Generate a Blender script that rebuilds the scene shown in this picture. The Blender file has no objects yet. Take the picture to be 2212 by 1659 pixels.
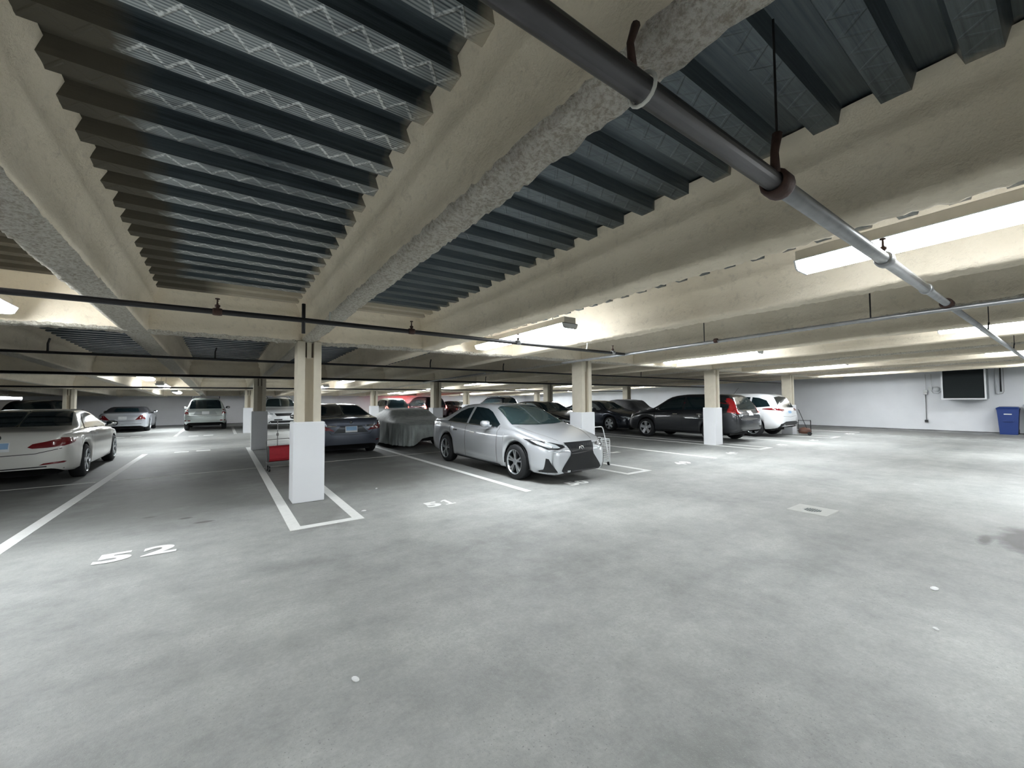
import bpy, bmesh, math, random
from mathutils import Vector, Matrix, noise
from mathutils.bvhtree import BVHTree

# ------------------------------------------------------------------ camera, world, exposure
C = bpy.context.scene.collection
sc = bpy.context.scene
FPX, PITCH, YAW, ROLL, EYE = 875.0, .0375, .6225, -.0073, 1.525
cam = bpy.data.cameras.new('camera')
cam.sensor_fit = 'HORIZONTAL'; cam.sensor_width = 36.0; cam.lens = FPX / 2212 * 36.0
cam.clip_start = .05; cam.clip_end = 200
co = bpy.data.objects.new('camera', cam); C.objects.link(co)
F = Vector((math.sin(YAW) * math.cos(PITCH), math.cos(YAW) * math.cos(PITCH), math.sin(PITCH)))
r0 = Vector((math.cos(YAW), -math.sin(YAW), 0)); u0 = r0.cross(F)
rr = r0 * math.cos(ROLL) + u0 * math.sin(ROLL); uu = -r0 * math.sin(ROLL) + u0 * math.cos(ROLL)
co.matrix_world = Matrix(((rr.x, uu.x, -F.x, 0), (rr.y, uu.y, -F.y, 0), (rr.z, uu.z, -F.z, EYE), (0, 0, 0, 1)))
sc.camera = co
w = bpy.data.worlds.new('world'); sc.world = w; w.use_nodes = True
bg = w.node_tree.nodes['Background']; bg.inputs[0].default_value = (.55, .68, .8, 1); bg.inputs[1].default_value = .3
vs = sc.view_settings
vs.view_transform = 'Standard'; vs.look = 'None'; vs.gamma = 1; vs.use_curve_mapping = False
vs.exposure = 1.34
LAMP_E = 30.0
SL = .0226                                  # the deck falls gently towards the back of the garage
def zc(y, z): return z - SL * (y - 7.0)

# ------------------------------------------------------------------ materials
def nt(name):
    m = bpy.data.materials.new(name); m.use_nodes = True
    return m, m.node_tree, m.node_tree.nodes, m.node_tree.links, m.node_tree.nodes['Principled BSDF']
def setc(b, c, rough=.5, metal=0, coat=0, spec=None):
    b.inputs['Base Color'].default_value = (*c, 1); b.inputs['Roughness'].default_value = rough
    b.inputs['Metallic'].default_value = metal; b.inputs['Coat Weight'].default_value = coat
    b.inputs['Coat Roughness'].default_value = .06
    if spec is not None: b.inputs['Specular IOR Level'].default_value = spec
def plain(name, c, rough=.5, metal=0, coat=0, var=.08, scale=9, bump=0):
    """a one-colour material with faint procedural wear"""
    m, t, N, L, b = nt(name); setc(b, c, rough, metal, coat)
    tc = N.new('ShaderNodeTexCoord'); n = N.new('ShaderNodeTexNoise'); n.inputs['Scale'].default_value = scale; n.inputs['Detail'].default_value = 4
    L.new(tc.outputs['Object'], n.inputs['Vector'])
    mx = N.new('ShaderNodeMix'); mx.data_type = 'RGBA'
    mx.inputs[6].default_value = (*[v * (1 - var) for v in c], 1); mx.inputs[7].default_value = (*[min(1, v * (1 + var)) for v in c], 1)
    L.new(n.outputs[0], mx.inputs[0]); L.new(mx.outputs[2], b.inputs['Base Color'])
    if bump:
        bp = N.new('ShaderNodeBump'); bp.inputs['Distance'].default_value = bump; L.new(n.outputs[0], bp.inputs['Height']); L.new(bp.outputs[0], b.inputs['Normal'])
    return m
def paint(name, c, metal=.35, rough=.32): return plain(name, c, rough, metal, 1.0, .03, 3)
def emis(name, c, s):
    m, t, N, L, b = nt(name); setc(b, c, .4); b.inputs['Emission Color'].default_value = (*c, 1); b.inputs['Emission Strength'].default_value = s
    return m
class G:
    """tiny node-graph helper"""
    def __init__(s, N, L): s.N, s.L = N, L; s.tc = N.new('ShaderNodeTexCoord'); s.o = s.tc.outputs['Object']; x = N.new('ShaderNodeSeparateXYZ'); L.new(s.o, x.inputs[0]); s.x, s.y, s.z = x.outputs
    def m(s, op, a, b=None, c=None, clamp=False):
        n = s.N.new('ShaderNodeMath'); n.operation = op; n.use_clamp = clamp
        for i, v in enumerate((a, b, c)):
            if v is None: continue
            if isinstance(v, (int, float)): n.inputs[i].default_value = v
            else: s.L.new(v, n.inputs[i])
        return n.outputs[0]
    def noise(s, scale, detail=4, rough=.5, stretch=None, loc=(0, 0, 0)):
        n = s.N.new('ShaderNodeTexNoise'); n.inputs['Scale'].default_value = scale; n.inputs['Detail'].default_value = detail; n.inputs['Roughness'].default_value = rough
        if stretch or loc != (0, 0, 0):
            mp = s.N.new('ShaderNodeMapping'); mp.inputs['Scale'].default_value = stretch or (1, 1, 1); mp.inputs['Location'].default_value = loc
            s.L.new(s.o, mp.inputs[0]); s.L.new(mp.outputs[0], n.inputs['Vector'])
        else: s.L.new(s.o, n.inputs['Vector'])
        return n.outputs[0]
    def ramp(s, v, lo, hi):
        n = s.N.new('ShaderNodeMapRange'); n.inputs[1].default_value = lo; n.inputs[2].default_value = hi; s.L.new(v, n.inputs[0]); return n.outputs[0]
    def mix(s, f, a, b):
        n = s.N.new('ShaderNodeMix'); n.data_type = 'RGBA'
        for i, v in ((0, f), (6, a), (7, b)):
            if isinstance(v, (int, float)): n.inputs[i].default_value = v
            elif isinstance(v, tuple): n.inputs[i].default_value = (*v, 1)
            else: s.L.new(v, n.inputs[i])
        return n.outputs[2]
    def bump(s, h, b, dist, strength=1):
        n = s.N.new('ShaderNodeBump'); n.inputs['Distance'].default_value = dist; n.inputs['Strength'].default_value = strength
        s.L.new(h, n.inputs['Height']); s.L.new(n.outputs[0], b.inputs['Normal'])

def floor_mat():
    m, t, N, L, b = nt('worn_concrete_floor'); g = G(N, L); setc(b, (.3, .3, .3), .62)
    big = g.noise(.45, 5, .6); mid = g.noise(2.2, 6, .65, loc=(3, 1, 0)); fine = g.noise(38, 5, .7); grit = g.noise(150, 2, .6)
    tracks = g.noise(1.3, 4, .6, (.25, 1.4, 1), (7, 2, 0))
    v = g.m('ADD', g.m('MULTIPLY', big, .5), g.m('MULTIPLY', mid, .3)); v = g.m('ADD', v, g.m('MULTIPLY', tracks, .2)); v = g.m('ADD', v, g.m('MULTIPLY', g.m('SUBTRACT', g.noise(6.5, 6, .75, loc=(2, 2, 2)), .5), .22))
    c = g.mix(g.ramp(v, .38, .62), (.245, .256, .248), (.51, .525, .505))
    c = g.mix(g.m('MULTIPLY', g.ramp(fine, .35, .7), .35), c, (.2, .2, .195))
    c = g.mix(g.m('MULTIPLY', g.ramp(grit, .62, .75), .5), c, (.6, .6, .57)); pit = g.noise(75, 3, .7, loc=(4, 4, 0)); c = g.mix(g.m('MULTIPLY', g.m('MULTIPLY', g.ramp(pit, .60, .70), g.ramp(mid, .42, .6)), .7), c, (.09, .09, .085))
    # bays painted darker than the aisles: grime, and partly the shade there
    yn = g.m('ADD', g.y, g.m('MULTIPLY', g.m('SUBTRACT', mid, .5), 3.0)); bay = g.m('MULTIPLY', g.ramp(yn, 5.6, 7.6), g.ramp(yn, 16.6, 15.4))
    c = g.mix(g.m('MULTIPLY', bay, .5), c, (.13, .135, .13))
    def blob(x, y, rx, ry, soft=.5):
        dx = g.m('DIVIDE', g.m('SUBTRACT', g.x, x), rx); dy = g.m('DIVIDE', g.m('SUBTRACT', g.y, y), ry)
        d = g.m('SQRT', g.m('ADD', g.m('MULTIPLY', dx, dx), g.m('MULTIPLY', dy, dy)))
        d = g.m('ADD', d, g.m('MULTIPLY', g.m('SUBTRACT', mid, .5), 1.6))
        return g.ramp(d, 1.0, 1.0 - soft)
    # oil stain on the right, darker dirt along the right wall, small oil drips by number 52, dark parked-car grime with some painted shade in the stalls
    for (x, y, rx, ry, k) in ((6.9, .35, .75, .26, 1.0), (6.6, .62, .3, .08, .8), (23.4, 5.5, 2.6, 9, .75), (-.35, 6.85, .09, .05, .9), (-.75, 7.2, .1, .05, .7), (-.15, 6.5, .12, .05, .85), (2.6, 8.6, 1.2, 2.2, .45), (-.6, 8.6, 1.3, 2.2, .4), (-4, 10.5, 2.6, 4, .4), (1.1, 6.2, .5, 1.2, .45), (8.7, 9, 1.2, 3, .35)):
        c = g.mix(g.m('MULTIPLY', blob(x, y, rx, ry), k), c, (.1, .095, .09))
    L.new(c, b.inputs['Base Color']); L.new(g.m('ADD', g.m('MULTIPLY', mid, .35), .42), b.inputs['Roughness'])
    g.bump(g.m('ADD', fine, g.m('MULTIPLY', grit, .5)), b, .004, .7)
    return m
def wall_mat(name, c):
    m, t, N, L, b = nt(name); g = G(N, L); setc(b, c, .7)
    a = g.noise(.7, 4, .6); f = g.noise(30, 3, .6)
    col = g.mix(g.ramp(a, .3, .7), tuple(v * .9 for v in c), c)
    # dark scuffed foot of the wall
    col = g.mix(g.m('MULTIPLY', g.ramp(g.m('ADD', g.z, g.m('MULTIPLY', a, .05)), .075, .05), .9), col, (.05, .05, .05))
    L.new(col, b.inputs['Base Color']); g.bump(f, b, .003, .5)
    return m
BEIGE = (.84, .755, .605)
def spray_mat(name, rough_spray):
    m, t, N, L, b = nt(name); g = G(N, L); setc(b, BEIGE, .92, spec=.15)
    a = g.noise(1.1, 4, .6); f = g.noise(48 if rough_spray else 45, 5, .7); f2 = g.noise(24 if rough_spray else 11, 4, .7)
    col = g.mix(g.ramp(a, .3, .7), (.76, .68, .54), (.90, .815, .67))
    if rough_spray:
        col = g.mix(g.ramp(g.m('ADD', g.m('MULTIPLY', f, .6), g.m('MULTIPLY', f2, .4)), .38, .56), tuple(v * .78 for v in BEIGE), (.99, .95, .85)); L.new(col, b.inputs['Base Color'])  # lump highlights and crevice shade painted into the soffit colour
        g.bump(g.m('ADD', f, g.m('MULTIPLY', f2, 1.2)), b, .045, 1)
    else:
        col = g.mix(g.m('MULTIPLY', g.ramp(f2, .55, .75), .3), col, (.36, .31, .24)); L.new(col, b.inputs['Base Color'])
        g.bump(g.m('ADD', g.m('MULTIPLY', f, .4), f2), b, .014, .8)
    return m
def deck_mat(name, kind):
    """galvanised deck; kind: low flange (embossed zigzag), slope, high flange. Fireproofing overspray lies near beams and girders."""
    m, t, N, L, b = nt(name); g = G(N, L)
    st = g.noise(9, 5, .7, (.12, 5, 5)); big = g.noise(.9, 4, .6); fine = g.noise(60, 3, .6, (.3, 1, 1))
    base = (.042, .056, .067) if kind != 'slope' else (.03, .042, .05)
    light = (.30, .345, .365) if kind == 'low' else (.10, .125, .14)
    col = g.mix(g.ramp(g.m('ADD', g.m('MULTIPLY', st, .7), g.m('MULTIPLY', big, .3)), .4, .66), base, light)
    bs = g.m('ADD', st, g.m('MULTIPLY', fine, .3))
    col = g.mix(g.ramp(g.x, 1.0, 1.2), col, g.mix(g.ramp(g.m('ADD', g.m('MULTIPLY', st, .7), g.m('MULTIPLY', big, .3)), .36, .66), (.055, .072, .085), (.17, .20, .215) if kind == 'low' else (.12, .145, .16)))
    if kind == 'low':
        # zigzag embossing running along the flange
        ph = g.m('PINGPONG', g.x, .075)
        yy = g.m('SUBTRACT', g.m('MODULO', g.m('ADD', g.y, 11.0), .305), .215)
        d = g.m('ABSOLUTE', g.m('SUBTRACT', g.m('MULTIPLY', g.m('SUBTRACT', ph, .0375), 1.25), yy))
        zg = g.ramp(d, .018, .008)
        rows = g.ramp(g.m('PINGPONG', g.y, .0085), .002, .006)
        left = g.ramp(g.x, 1.3, .9)  # left bay only: lamp reflection painted into the pale embossing
        dots = g.ramp(g.noise(60, 2, .5, (1, 1.4, 1), (5, 5, 5)), .38, .56)
        msk = g.m('MULTIPLY', g.m('MULTIPLY', g.m('ADD', g.m('MULTIPLY', g.m('MULTIPLY', zg, .85), dots), g.m('MULTIPLY', rows, .45)), left), g.ramp(big, .3, .55))
        col = g.mix(g.m('MINIMUM', msk, 1.0), col, (.85, .88, .88)); bs = g.m('ADD', bs, g.m('MULTIPLY', zg, 1.5))
    dx = g.m('ABSOLUTE', g.m('SUBTRACT', g.m('MODULO', g.m('ADD', g.x, 39.91), 2.0), 1.0))
    dy = g.m('ABSOLUTE', g.m('SUBTRACT', g.m('MODULO', g.m('ADD', g.y, 38.23), 8.22), 4.11))
    bx_ = g.m('SUBTRACT', dx, .2)
    # wide overspray by the near girder; left overspray painted dark for missing light
    reach = g.m('MULTIPLY', g.m('MULTIPLY', g.ramp(g.y, 7.2, 7.0), g.ramp(g.x, 6.2, 5.6)), .8)
    gi_ = g.m('SUBTRACT', dy, g.m('ADD', reach, .12))
    lf_ = g.m('ADD', g.m('ADD', g.x, .38), g.m('MULTIPLY', g.ramp(g.y, 7.0, 7.2), 5.0))
    ov = g.m('MINIMUM', g.m('MINIMUM', bx_, gi_), lf_)
    n1 = g.noise(3.2, 4, .6, loc=(2, 4, 1)); ov = g.m('ADD', ov, g.m('MULTIPLY', g.m('SUBTRACT', n1, .5), .35))
    k = g.ramp(ov, .07, -.05)
    col = g.mix(k, col, g.mix(g.ramp(g.x, -.2, .1), (.085, .075, .055), (.44, .395, .31))); L.new(col, b.inputs['Base Color'])
    L.new(g.m('ADD', g.m('MULTIPLY', k, .4), .42), b.inputs['Roughness']); L.new(g.m('MULTIPLY', g.m('SUBTRACT', 1.0, k), .55), b.inputs['Metallic'])
    g.bump(bs, b, .004, .6)
    return m
def cloth_mat(name, c):
    m, t, N, L, b = nt(name); g = G(N, L); setc(b, c, .55); b.inputs['Sheen Weight'].default_value = .2
    f = g.noise(7, 5, .6, (1, 1, .35)); col = g.mix(g.ramp(f, .3, .7), tuple(v * .75 for v in c), tuple(min(1, v * 1.2) for v in c)); L.new(col, b.inputs['Base Color']); g.bump(f, b, .03, .8)
    return m
M = dict(
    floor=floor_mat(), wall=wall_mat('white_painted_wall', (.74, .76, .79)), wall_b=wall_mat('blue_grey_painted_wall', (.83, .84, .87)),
    spray=spray_mat('smooth_fireproofing', False), rough=spray_mat('rough_fireproofing', True),
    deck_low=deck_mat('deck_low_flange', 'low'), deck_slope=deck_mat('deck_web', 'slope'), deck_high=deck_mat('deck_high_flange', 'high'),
    white=plain('white_column_paint', (.83, .85, .88), .55, 0, 0, .03, 3, .002), cream=plain('cream_column_coat', (.66, .61, .5), .85, 0, 0, .1, 6, .01), slot=plain('dark_slot', (.2, .17, .13), .9),
    creamd=plain('recessed_column_coat', (.52, .46, .36), .9, 0, 0, .1, 5, .006),  # same cream coat, darker to paint in the recess shade
    line=plain('white_road_paint', (.80, .81, .79), .7, 0, 0, .1, 14), thin=plain('worn_road_paint', (.66, .67, .64), .75, 0, 0, .2, 9),
    black=plain('black_plastic', (.007, .008, .010), .38), under=plain('dark_underbody', (.005, .005, .006), .8), tyre=plain('tyre_rubber', (.012, .013, .015), .75, 0, 0, .2, 30),
    rim=plain('silver_alloy', (.62, .65, .68), .28, .85), rimd=plain('dark_alloy', (.05, .055, .06), .35, .7), chrome=plain('chrome', (.8, .82, .84), .12, 1),
    glass=plain('tinted_glass', (.008, .016, .019), .1, 0, .25), glassl=plain('pale_glass', (.25, .29, .3), .08, 0, 1.0), gwind=plain('windscreen_glass', (.03, .05, .052), .07, 0, 1.0),
    red=plain('red_lamp_lens', (.16, .005, .009), .15, 0, 1.0), redb=plain('bright_red_lens', (.42, .015, .018), .2, 0, 1.0), redl=emis('lit_brake_lamp', (1, .08, .06), 9.0), head=plain('headlamp_lens', (.55, .6, .63), .1, .4, 1.0), amber=plain('amber_lens', (.6, .2, .05), .2),
    plate=plain('white_plate', (.75, .78, .8), .5), plateb=plain('blue_plate', (.28, .46, .68), .5), paper=plain('paper', (.42, .47, .43), .8),
    pipe=plain('dark_iron_pipe', (.018, .017, .018), .45, .3, 0, .4, 14, .002), pipeg=plain('galvanised_pipe', (.40, .41, .42), .35, .7, 0, .3, 12, .002), rust=plain('rusty_iron', (.07, .038, .03), .7, .3, 0, .4, 30, .004),
    hang=plain('pale_strap', (.6, .6, .55), .6), house=plain('lamp_housing', (.55, .52, .45), .5), lens=emis('lit_lamp_diffuser', (.93, .97, 1.0), LAMP_E), tube=emis('lit_lamp_tube', (.95, .98, 1.0), LAMP_E * 1.3),
    window=emis('bright_window_pane', (.92, .96, 1.0), 5.0), vent=plain('dark_grille', (.004, .008, .009), .85), galv=plain('galvanised_sheet', (.30, .33, .33), .45, .5, 0, .2, 6), steelp=plain('white_frame_paint', (.62, .64, .66), .5),
    blue=plain('blue_bin_plastic', (.010, .035, .17), .42), greyp=plain('grey_bin_plastic', (.3, .32, .35), .5), redc=plain('red_canvas', (.34, .012, .022), .7, 0, 0, .2, 12, .004), wire=plain('grey_wire', (.3, .3, .3), .4, .7), whitem=plain('white_enamelled_wire', (.82, .84, .85), .4),
    drain=plain('pale_concrete_collar', (.58, .59, .56), .8, 0, 0, .08, 12, .003), grate=plain('dark_iron_grate', (.06, .07, .065), .6, .4), cover=cloth_mat('grey_car_cover', (.27, .30, .29)), coverd=cloth_mat('black_mesh_cover', (.06, .062, .065)), softtop=plain('black_canvas_roof', (.012, .013, .016), .8),
    sign=plain('pale_sign', (.62, .64, .64), .6), trash=plain('white_litter', (.85, .86, .86), .6), dolly=plain('dark_trolley_steel', (.035, .036, .04), .5, .5), brown=plain('brown_leather_bag', (.13, .06, .04), .6))

# ------------------------------------------------------------------ object helpers
def mesh_obj(name, verts, faces, mats, parent=None, fm=None, smooth=False):
    me = bpy.data.meshes.new(name); me.from_pydata([tuple(v) for v in verts], [], faces)
    for m in (mats if isinstance(mats, (list, tuple)) else [mats]): me.materials.append(m)
    if fm: me.polygons.foreach_set('material_index', fm)
    if smooth: me.polygons.foreach_set('use_smooth', [True] * len(me.polygons))
    me.update(); o = bpy.data.objects.new(name, me); C.objects.link(o)
    if parent: o.parent = parent
    return o
class MB:
    def __init__(s): s.v, s.f, s.m = [], [], []
    def add(s, vs, fs, m=0):
        k = len(s.v); s.v += [Vector(v) for v in vs]; s.f += [tuple(i + k for i in f) for f in fs]; s.m += [m] * len(fs); return s
    def box(s, x0, x1, y0, y1, z0, z1, m=0, bev=0):
        if bev:
            b = bev; V = []
            for z, i in ((z0, b), (z0 + b, 0), (z1 - b, 0), (z1, b)): V += [(x0 + i, y0 + i, z), (x1 - i, y0 + i, z), (x1 - i, y1 - i, z), (x0 + i, y1 - i, z)]
            Fc = [(3, 2, 1, 0), (12, 13, 14, 15)]
            for q in range(3):
                for j in range(4): Fc.append((q * 4 + j, q * 4 + (j + 1) % 4, q * 4 + 4 + (j + 1) % 4, q * 4 + 4 + j))
            return s.add(V, Fc, m)
        return s.add([(x0, y0, z0), (x1, y0, z0), (x1, y1, z0), (x0, y1, z0), (x0, y0, z1), (x1, y0, z1), (x1, y1, z1), (x0, y1, z1)],
                     [(3, 2, 1, 0), (4, 5, 6, 7), (0, 1, 5, 4), (1, 2, 6, 5), (2, 3, 7, 6), (3, 0, 4, 7)], m)
    def tube(s, pts, r, n=8, m=0, caps=True):
        pts = [Vector(p) for p in pts]; rs = r if isinstance(r, (list, tuple)) else [r] * len(pts); V = []; Fc = []; up = None
        for i, p in enumerate(pts):
            d = (pts[min(i + 1, len(pts) - 1)] - pts[max(i - 1, 0)]).normalized()
            if up is None: up = Vector((0, 0, 1)) if abs(d.z) < .9 else Vector((1, 0, 0))
            a = d.cross(up).normalized(); b = a.cross(d).normalized(); up = b
            for k in range(n): t = 2 * math.pi * k / n; V.append(p + (a * math.cos(t) + b * math.sin(t)) * rs[i])
        for i in range(len(pts) - 1):
            for k in range(n): Fc.append((i * n + k, i * n + (k + 1) % n, (i + 1) * n + (k + 1) % n, (i + 1) * n + k))
        if caps: Fc.append(tuple(range(n - 1, -1, -1))); Fc.append(tuple((len(pts) - 1) * n + k for k in range(n)))
        return s.add(V, Fc, m)
    def lathe(s, prof, n=24, axis='x', c=(0, 0, 0), m=0):
        """prof: list of (along axis, radius)"""
        V = []; Fc = []
        for a, r in prof:
            for k in range(n):
                t = 2 * math.pi * k / n; p = (a, r * math.cos(t), r * math.sin(t)) if axis == 'x' else ((r * math.cos(t), a, r * math.sin(t)) if axis == 'y' else (r * math.cos(t), r * math.sin(t), a)); V.append(Vector(p) + Vector(c))
        for i in range(len(prof) - 1):
            for k in range(n): Fc.append((i * n + k, (i + 1) * n + k, (i + 1) * n + (k + 1) % n, i * n + (k + 1) % n))
        return s.add(V, Fc, m)
    def build(s, name, mats, parent=None, smooth=False): return mesh_obj(name, s.v, s.f, mats, parent, s.m, smooth)
def tag(o, label=None, cat=None, group=None, kind=None):
    if label: o['label'] = label
    if cat: o['category'] = cat
    if group: o['group'] = group
    if kind: o['kind'] = kind
    return o
def empty(name, loc=(0, 0, 0), rz=0, label=None, cat=None, group=None):
    o = bpy.data.objects.new(name, None); C.objects.link(o); o.location = loc; o.rotation_euler = (0, 0, rz); o.empty_display_size = .1
    return tag(o, label, cat, group)
def copy_tree(o, parent=None):
    c = o.copy(); C.objects.link(c); c.parent = parent
    for ch in list(o.children): copy_tree(ch, c)
    return c

# ------------------------------------------------------------------ the room
X0, X1, Y0, Y1 = -17.0, 25.65, -11.0, 33.5
ZD = 2.95                                   # low flange of the deck over the first column row
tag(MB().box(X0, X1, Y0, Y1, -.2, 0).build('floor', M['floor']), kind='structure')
tag(MB().box(X1, X1 + .2, Y0, Y1, 0, 3.6).build('wall_right', M['wall']), kind='structure')
wb = MB()
for a in ((X0, -9.62, 0, 3), (-8.76, X1, 0, 3), (-9.62, -8.76, 0, 1.68), (-9.62, -8.76, 2.02, 3)): wb.box(a[0], a[1], Y1, Y1 + .2, a[2], a[3])
tag(wb.build('wall_back', M['wall_b']), kind='structure')
tag(MB().box(X0 - .2, X0, Y0, Y1, 0, 3.6).build('wall_left', M['wall_b']), kind='structure')
tag(MB().box(X0, X1, Y0 - .2, Y0, 0, 3.6).build('wall_front', M['wall_b']), kind='structure')
wf = MB()
for a in ((-9.62, -8.76, 1.68, 1.71), (-9.62, -8.76, 1.99, 2.02), (-9.62, -9.59, 1.68, 2.02), (-8.80, -8.76, 1.68, 2.02)): wf.box(a[0], a[1], Y1 - .04, Y1 + .1, a[2], a[3])
wo = tag(wf.build('window_1', M['steelp']), kind='structure')
MB().box(-9.6, -8.79, Y1 + .05, Y1 + .07, 1.7, 2.0).build('pane', M['window'], wo)
# ribbed deck
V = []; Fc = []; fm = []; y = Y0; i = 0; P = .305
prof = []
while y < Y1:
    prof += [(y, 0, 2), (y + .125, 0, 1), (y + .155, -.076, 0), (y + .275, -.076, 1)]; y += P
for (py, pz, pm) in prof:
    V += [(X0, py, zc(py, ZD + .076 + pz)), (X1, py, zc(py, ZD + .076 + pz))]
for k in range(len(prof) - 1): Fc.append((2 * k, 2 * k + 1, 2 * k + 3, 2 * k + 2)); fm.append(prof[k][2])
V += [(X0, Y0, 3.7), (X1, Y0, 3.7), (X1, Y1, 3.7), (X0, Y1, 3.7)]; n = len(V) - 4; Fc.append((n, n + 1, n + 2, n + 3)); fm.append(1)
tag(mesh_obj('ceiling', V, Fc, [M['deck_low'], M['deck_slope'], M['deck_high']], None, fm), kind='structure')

def beam(name, along, c, a0, a1, hb, zb, near, seed, flare=.07):
    """sprayed steel beam: rough soffit, smooth faces, a ledge and a fillet up to the deck"""
    pr = [(-1, ZD + .06, flare + .05), (-1, ZD - .03, flare), (-1, ZD - .10, .035), (-1, ZD - .17, .045), (-1, ZD - .20, .0), (-1, zb + .12, -.012), (-1, zb + .03, 0), (-1, zb, -.02)]
    nb = 7; left = [(-(hb + o), z) for _, z, o in pr]; bot = [(-hb + .02 + (2 * hb - .04) * k / nb, zb - .006) for k in range(1, nb)]; right = [(-x, z) for x, z in reversed(left)]
    pts = left + bot + right; soff = set(range(len(left) - 2, len(left) + len(bot) + 1))
    st = []; a = a0
    while a < a1: st.append(a); a += (.035 if near[0] < a < near[1] else .35)
    st.append(a1); V = []; Fc = []; fm = []; n = len(pts)
    for a in st:
        d = near[0] < a < near[1]
        for k, (o, z) in enumerate(pts):
            if along == 'y': p = Vector((c + o, a, zc(a, z)))
            else: p = Vector((a, c + o, zc(c + o, z)))
            q = noise.noise(p * 1.7 + Vector((seed, 0, 0))) * .012
            if d: q += noise.noise(p * 26 + Vector((seed, 3, 0))) * (.020 if k in soff else .003) + noise.noise(p * 7) * (.01 if k in soff or k < 5 or k > n - 6 else .003)
            dirn = Vector((0, 0, -1)) if k in soff else (Vector(((-1 if o < 0 else 1), 0, -.3)) if along == 'y' else Vector((0, (-1 if o < 0 else 1), -.3)))
            V.append(p + dirn * q)
    for i in range(len(st) - 1):
        for k in range(n - 1): Fc.append((i * n + k, (i + 1) * n + k, (i + 1) * n + k + 1, i * n + k + 1)); fm.append(1 if (k in soff and k + 1 in soff) else 0)
    for i in (0, len(st) - 1): Fc.append(tuple(i * n + k for k in range(n))); fm.append(0)
    return mesh_obj(name, V, Fc, [M['spray'], M['rough']], None, fm, True)
ZB = 2.43
bx = -14.91; k = 0
while bx < 24:
    near = (-1.2, 7.2) if abs(bx - 2) < 1.5 else ((99, 99) if not (-2 < bx < 8) else (-.5, 5))
    hb = .105 if round((bx - 1.09) / 2) % 3 == 0 else .145
    o = beam('ceiling_beam', 'y', bx, Y0, Y1, hb, ZB, near, k * 3.1); k += 1
    tag(o, kind='structure')
    if hb > .12 and bx > 0: o.data.polygons.foreach_set('material_index', [0] * len(o.data.polygons))
    bx += 2.0
for gy in (-1.24, 6.98, 15.2, 23.42, 31.64):
    o = beam('ceiling_girder', 'x', gy, X0, X1, .10, ZB - .012, (-2.5, 6) if gy == 6.98 else (99, 99), gy); tag(o, kind='structure')

# ------------------------------------------------------------------ painted floor marks
def line(x0, x1, y0, y1, label, name='parking_line', mat='line', cat='painted line', h=.004):
    if isinstance(x0, tuple):      # quad given as centre line with width x1
        pass
    return tag(MB().box(x0, x1, y0, y1, -.002, h).build(name, M[mat]), label, cat, 'white parking bay lines')
def skew(xa, ya, xb, yb, wd, label):
    m = MB(); m.add([(xa - wd / 2, ya, -.002), (xa + wd / 2, ya, -.002), (xb + wd / 2, yb, -.002), (xb - wd / 2, yb, -.002), (xa - wd / 2, ya, .004), (xa + wd / 2, ya, .004), (xb + wd / 2, yb, .004), (xb - wd / 2, yb, .004)],
                    [(3, 2, 1, 0), (4, 5, 6, 7), (0, 1, 5, 4), (1, 2, 6, 5), (2, 3, 7, 6), (3, 0, 4, 7)])
    return tag(m.build('parking_line', M['line']), label, 'painted line', 'white parking bay lines')
skew(-1.86, 4.4, -1.78, 15.9, .13, 'long white line left of number 52, beside the white coupe')
skew(4.15, 5.33, 4.10, 16.0, .12, 'white line between number 51 and the silver sedan')
skew(10.16, 5.35, 10.30, 16.0, .11, 'white line between numbers 49 and 48')
skew(16.0, 5.32, 16.05, 16.0, .11, 'white line between the dark grey crossover and the white crossover')
skew(22.2, 5.48, 22.2, 12.0, .11, 'faint white line nearest to the right wall')
skew(-1.62, 23.1, -1.62, 29.5, .13, 'short white line between the silver convertible and the silver estate by the back wall')
tag(MB().box(-16, -1.92, 10.93, 10.975, -.002, .004).box(-1.72, .67, 10.93, 10.975, -.002, .004).box(.82, 1.39, 10.93, 10.975, -.002, .004).box(1.54, 4.05, 10.93, 10.975, -.002, .004).box(4.2, 6.6, 10.93, 10.975, -.002, .004).box(7.41, 12.8, 10.93, 10.975, -.002, .004).box(13.63, 18.28, 10.93, 10.975, -.002, .004).build('parking_line', M['thin']),
    'thin worn white line crossing the bays behind the front row', 'painted line', 'white parking bay lines')
def island(xa, xb, y0, y1, label):
    t = .125; m = MB(); m.box(xa, xa + t, y0, y1, -.002, .0045); m.box(xb - t, xb, y0, y1, -.002, .0045); m.box(xa + t, xb - t, y0, y0 + t, -.002, .0045); m.box(xa + t, xb - t, y1 - t, y1, -.002, .0045)
    return tag(m.build('painted_island', M['line']), label, 'painted line', 'white outlined islands at the columns')
island(.68, 1.53, 5.42, 16.0, 'white outlined island round the nearest column')
island(6.62, 7.40, 5.27, 16.0, 'white outlined island right of the silver sedan')
island(12.82, 13.62, 5.42, 16.0, 'white outlined island left of the dark grey crossover')
island(18.3, 19.25, 5.3, 16.0, 'white outlined island right of the white crossover, under the dark trolley')
island(.5, 1.6, 22.95, 29.5, 'white outlined island far back, left of the white crossover facing out')
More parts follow.
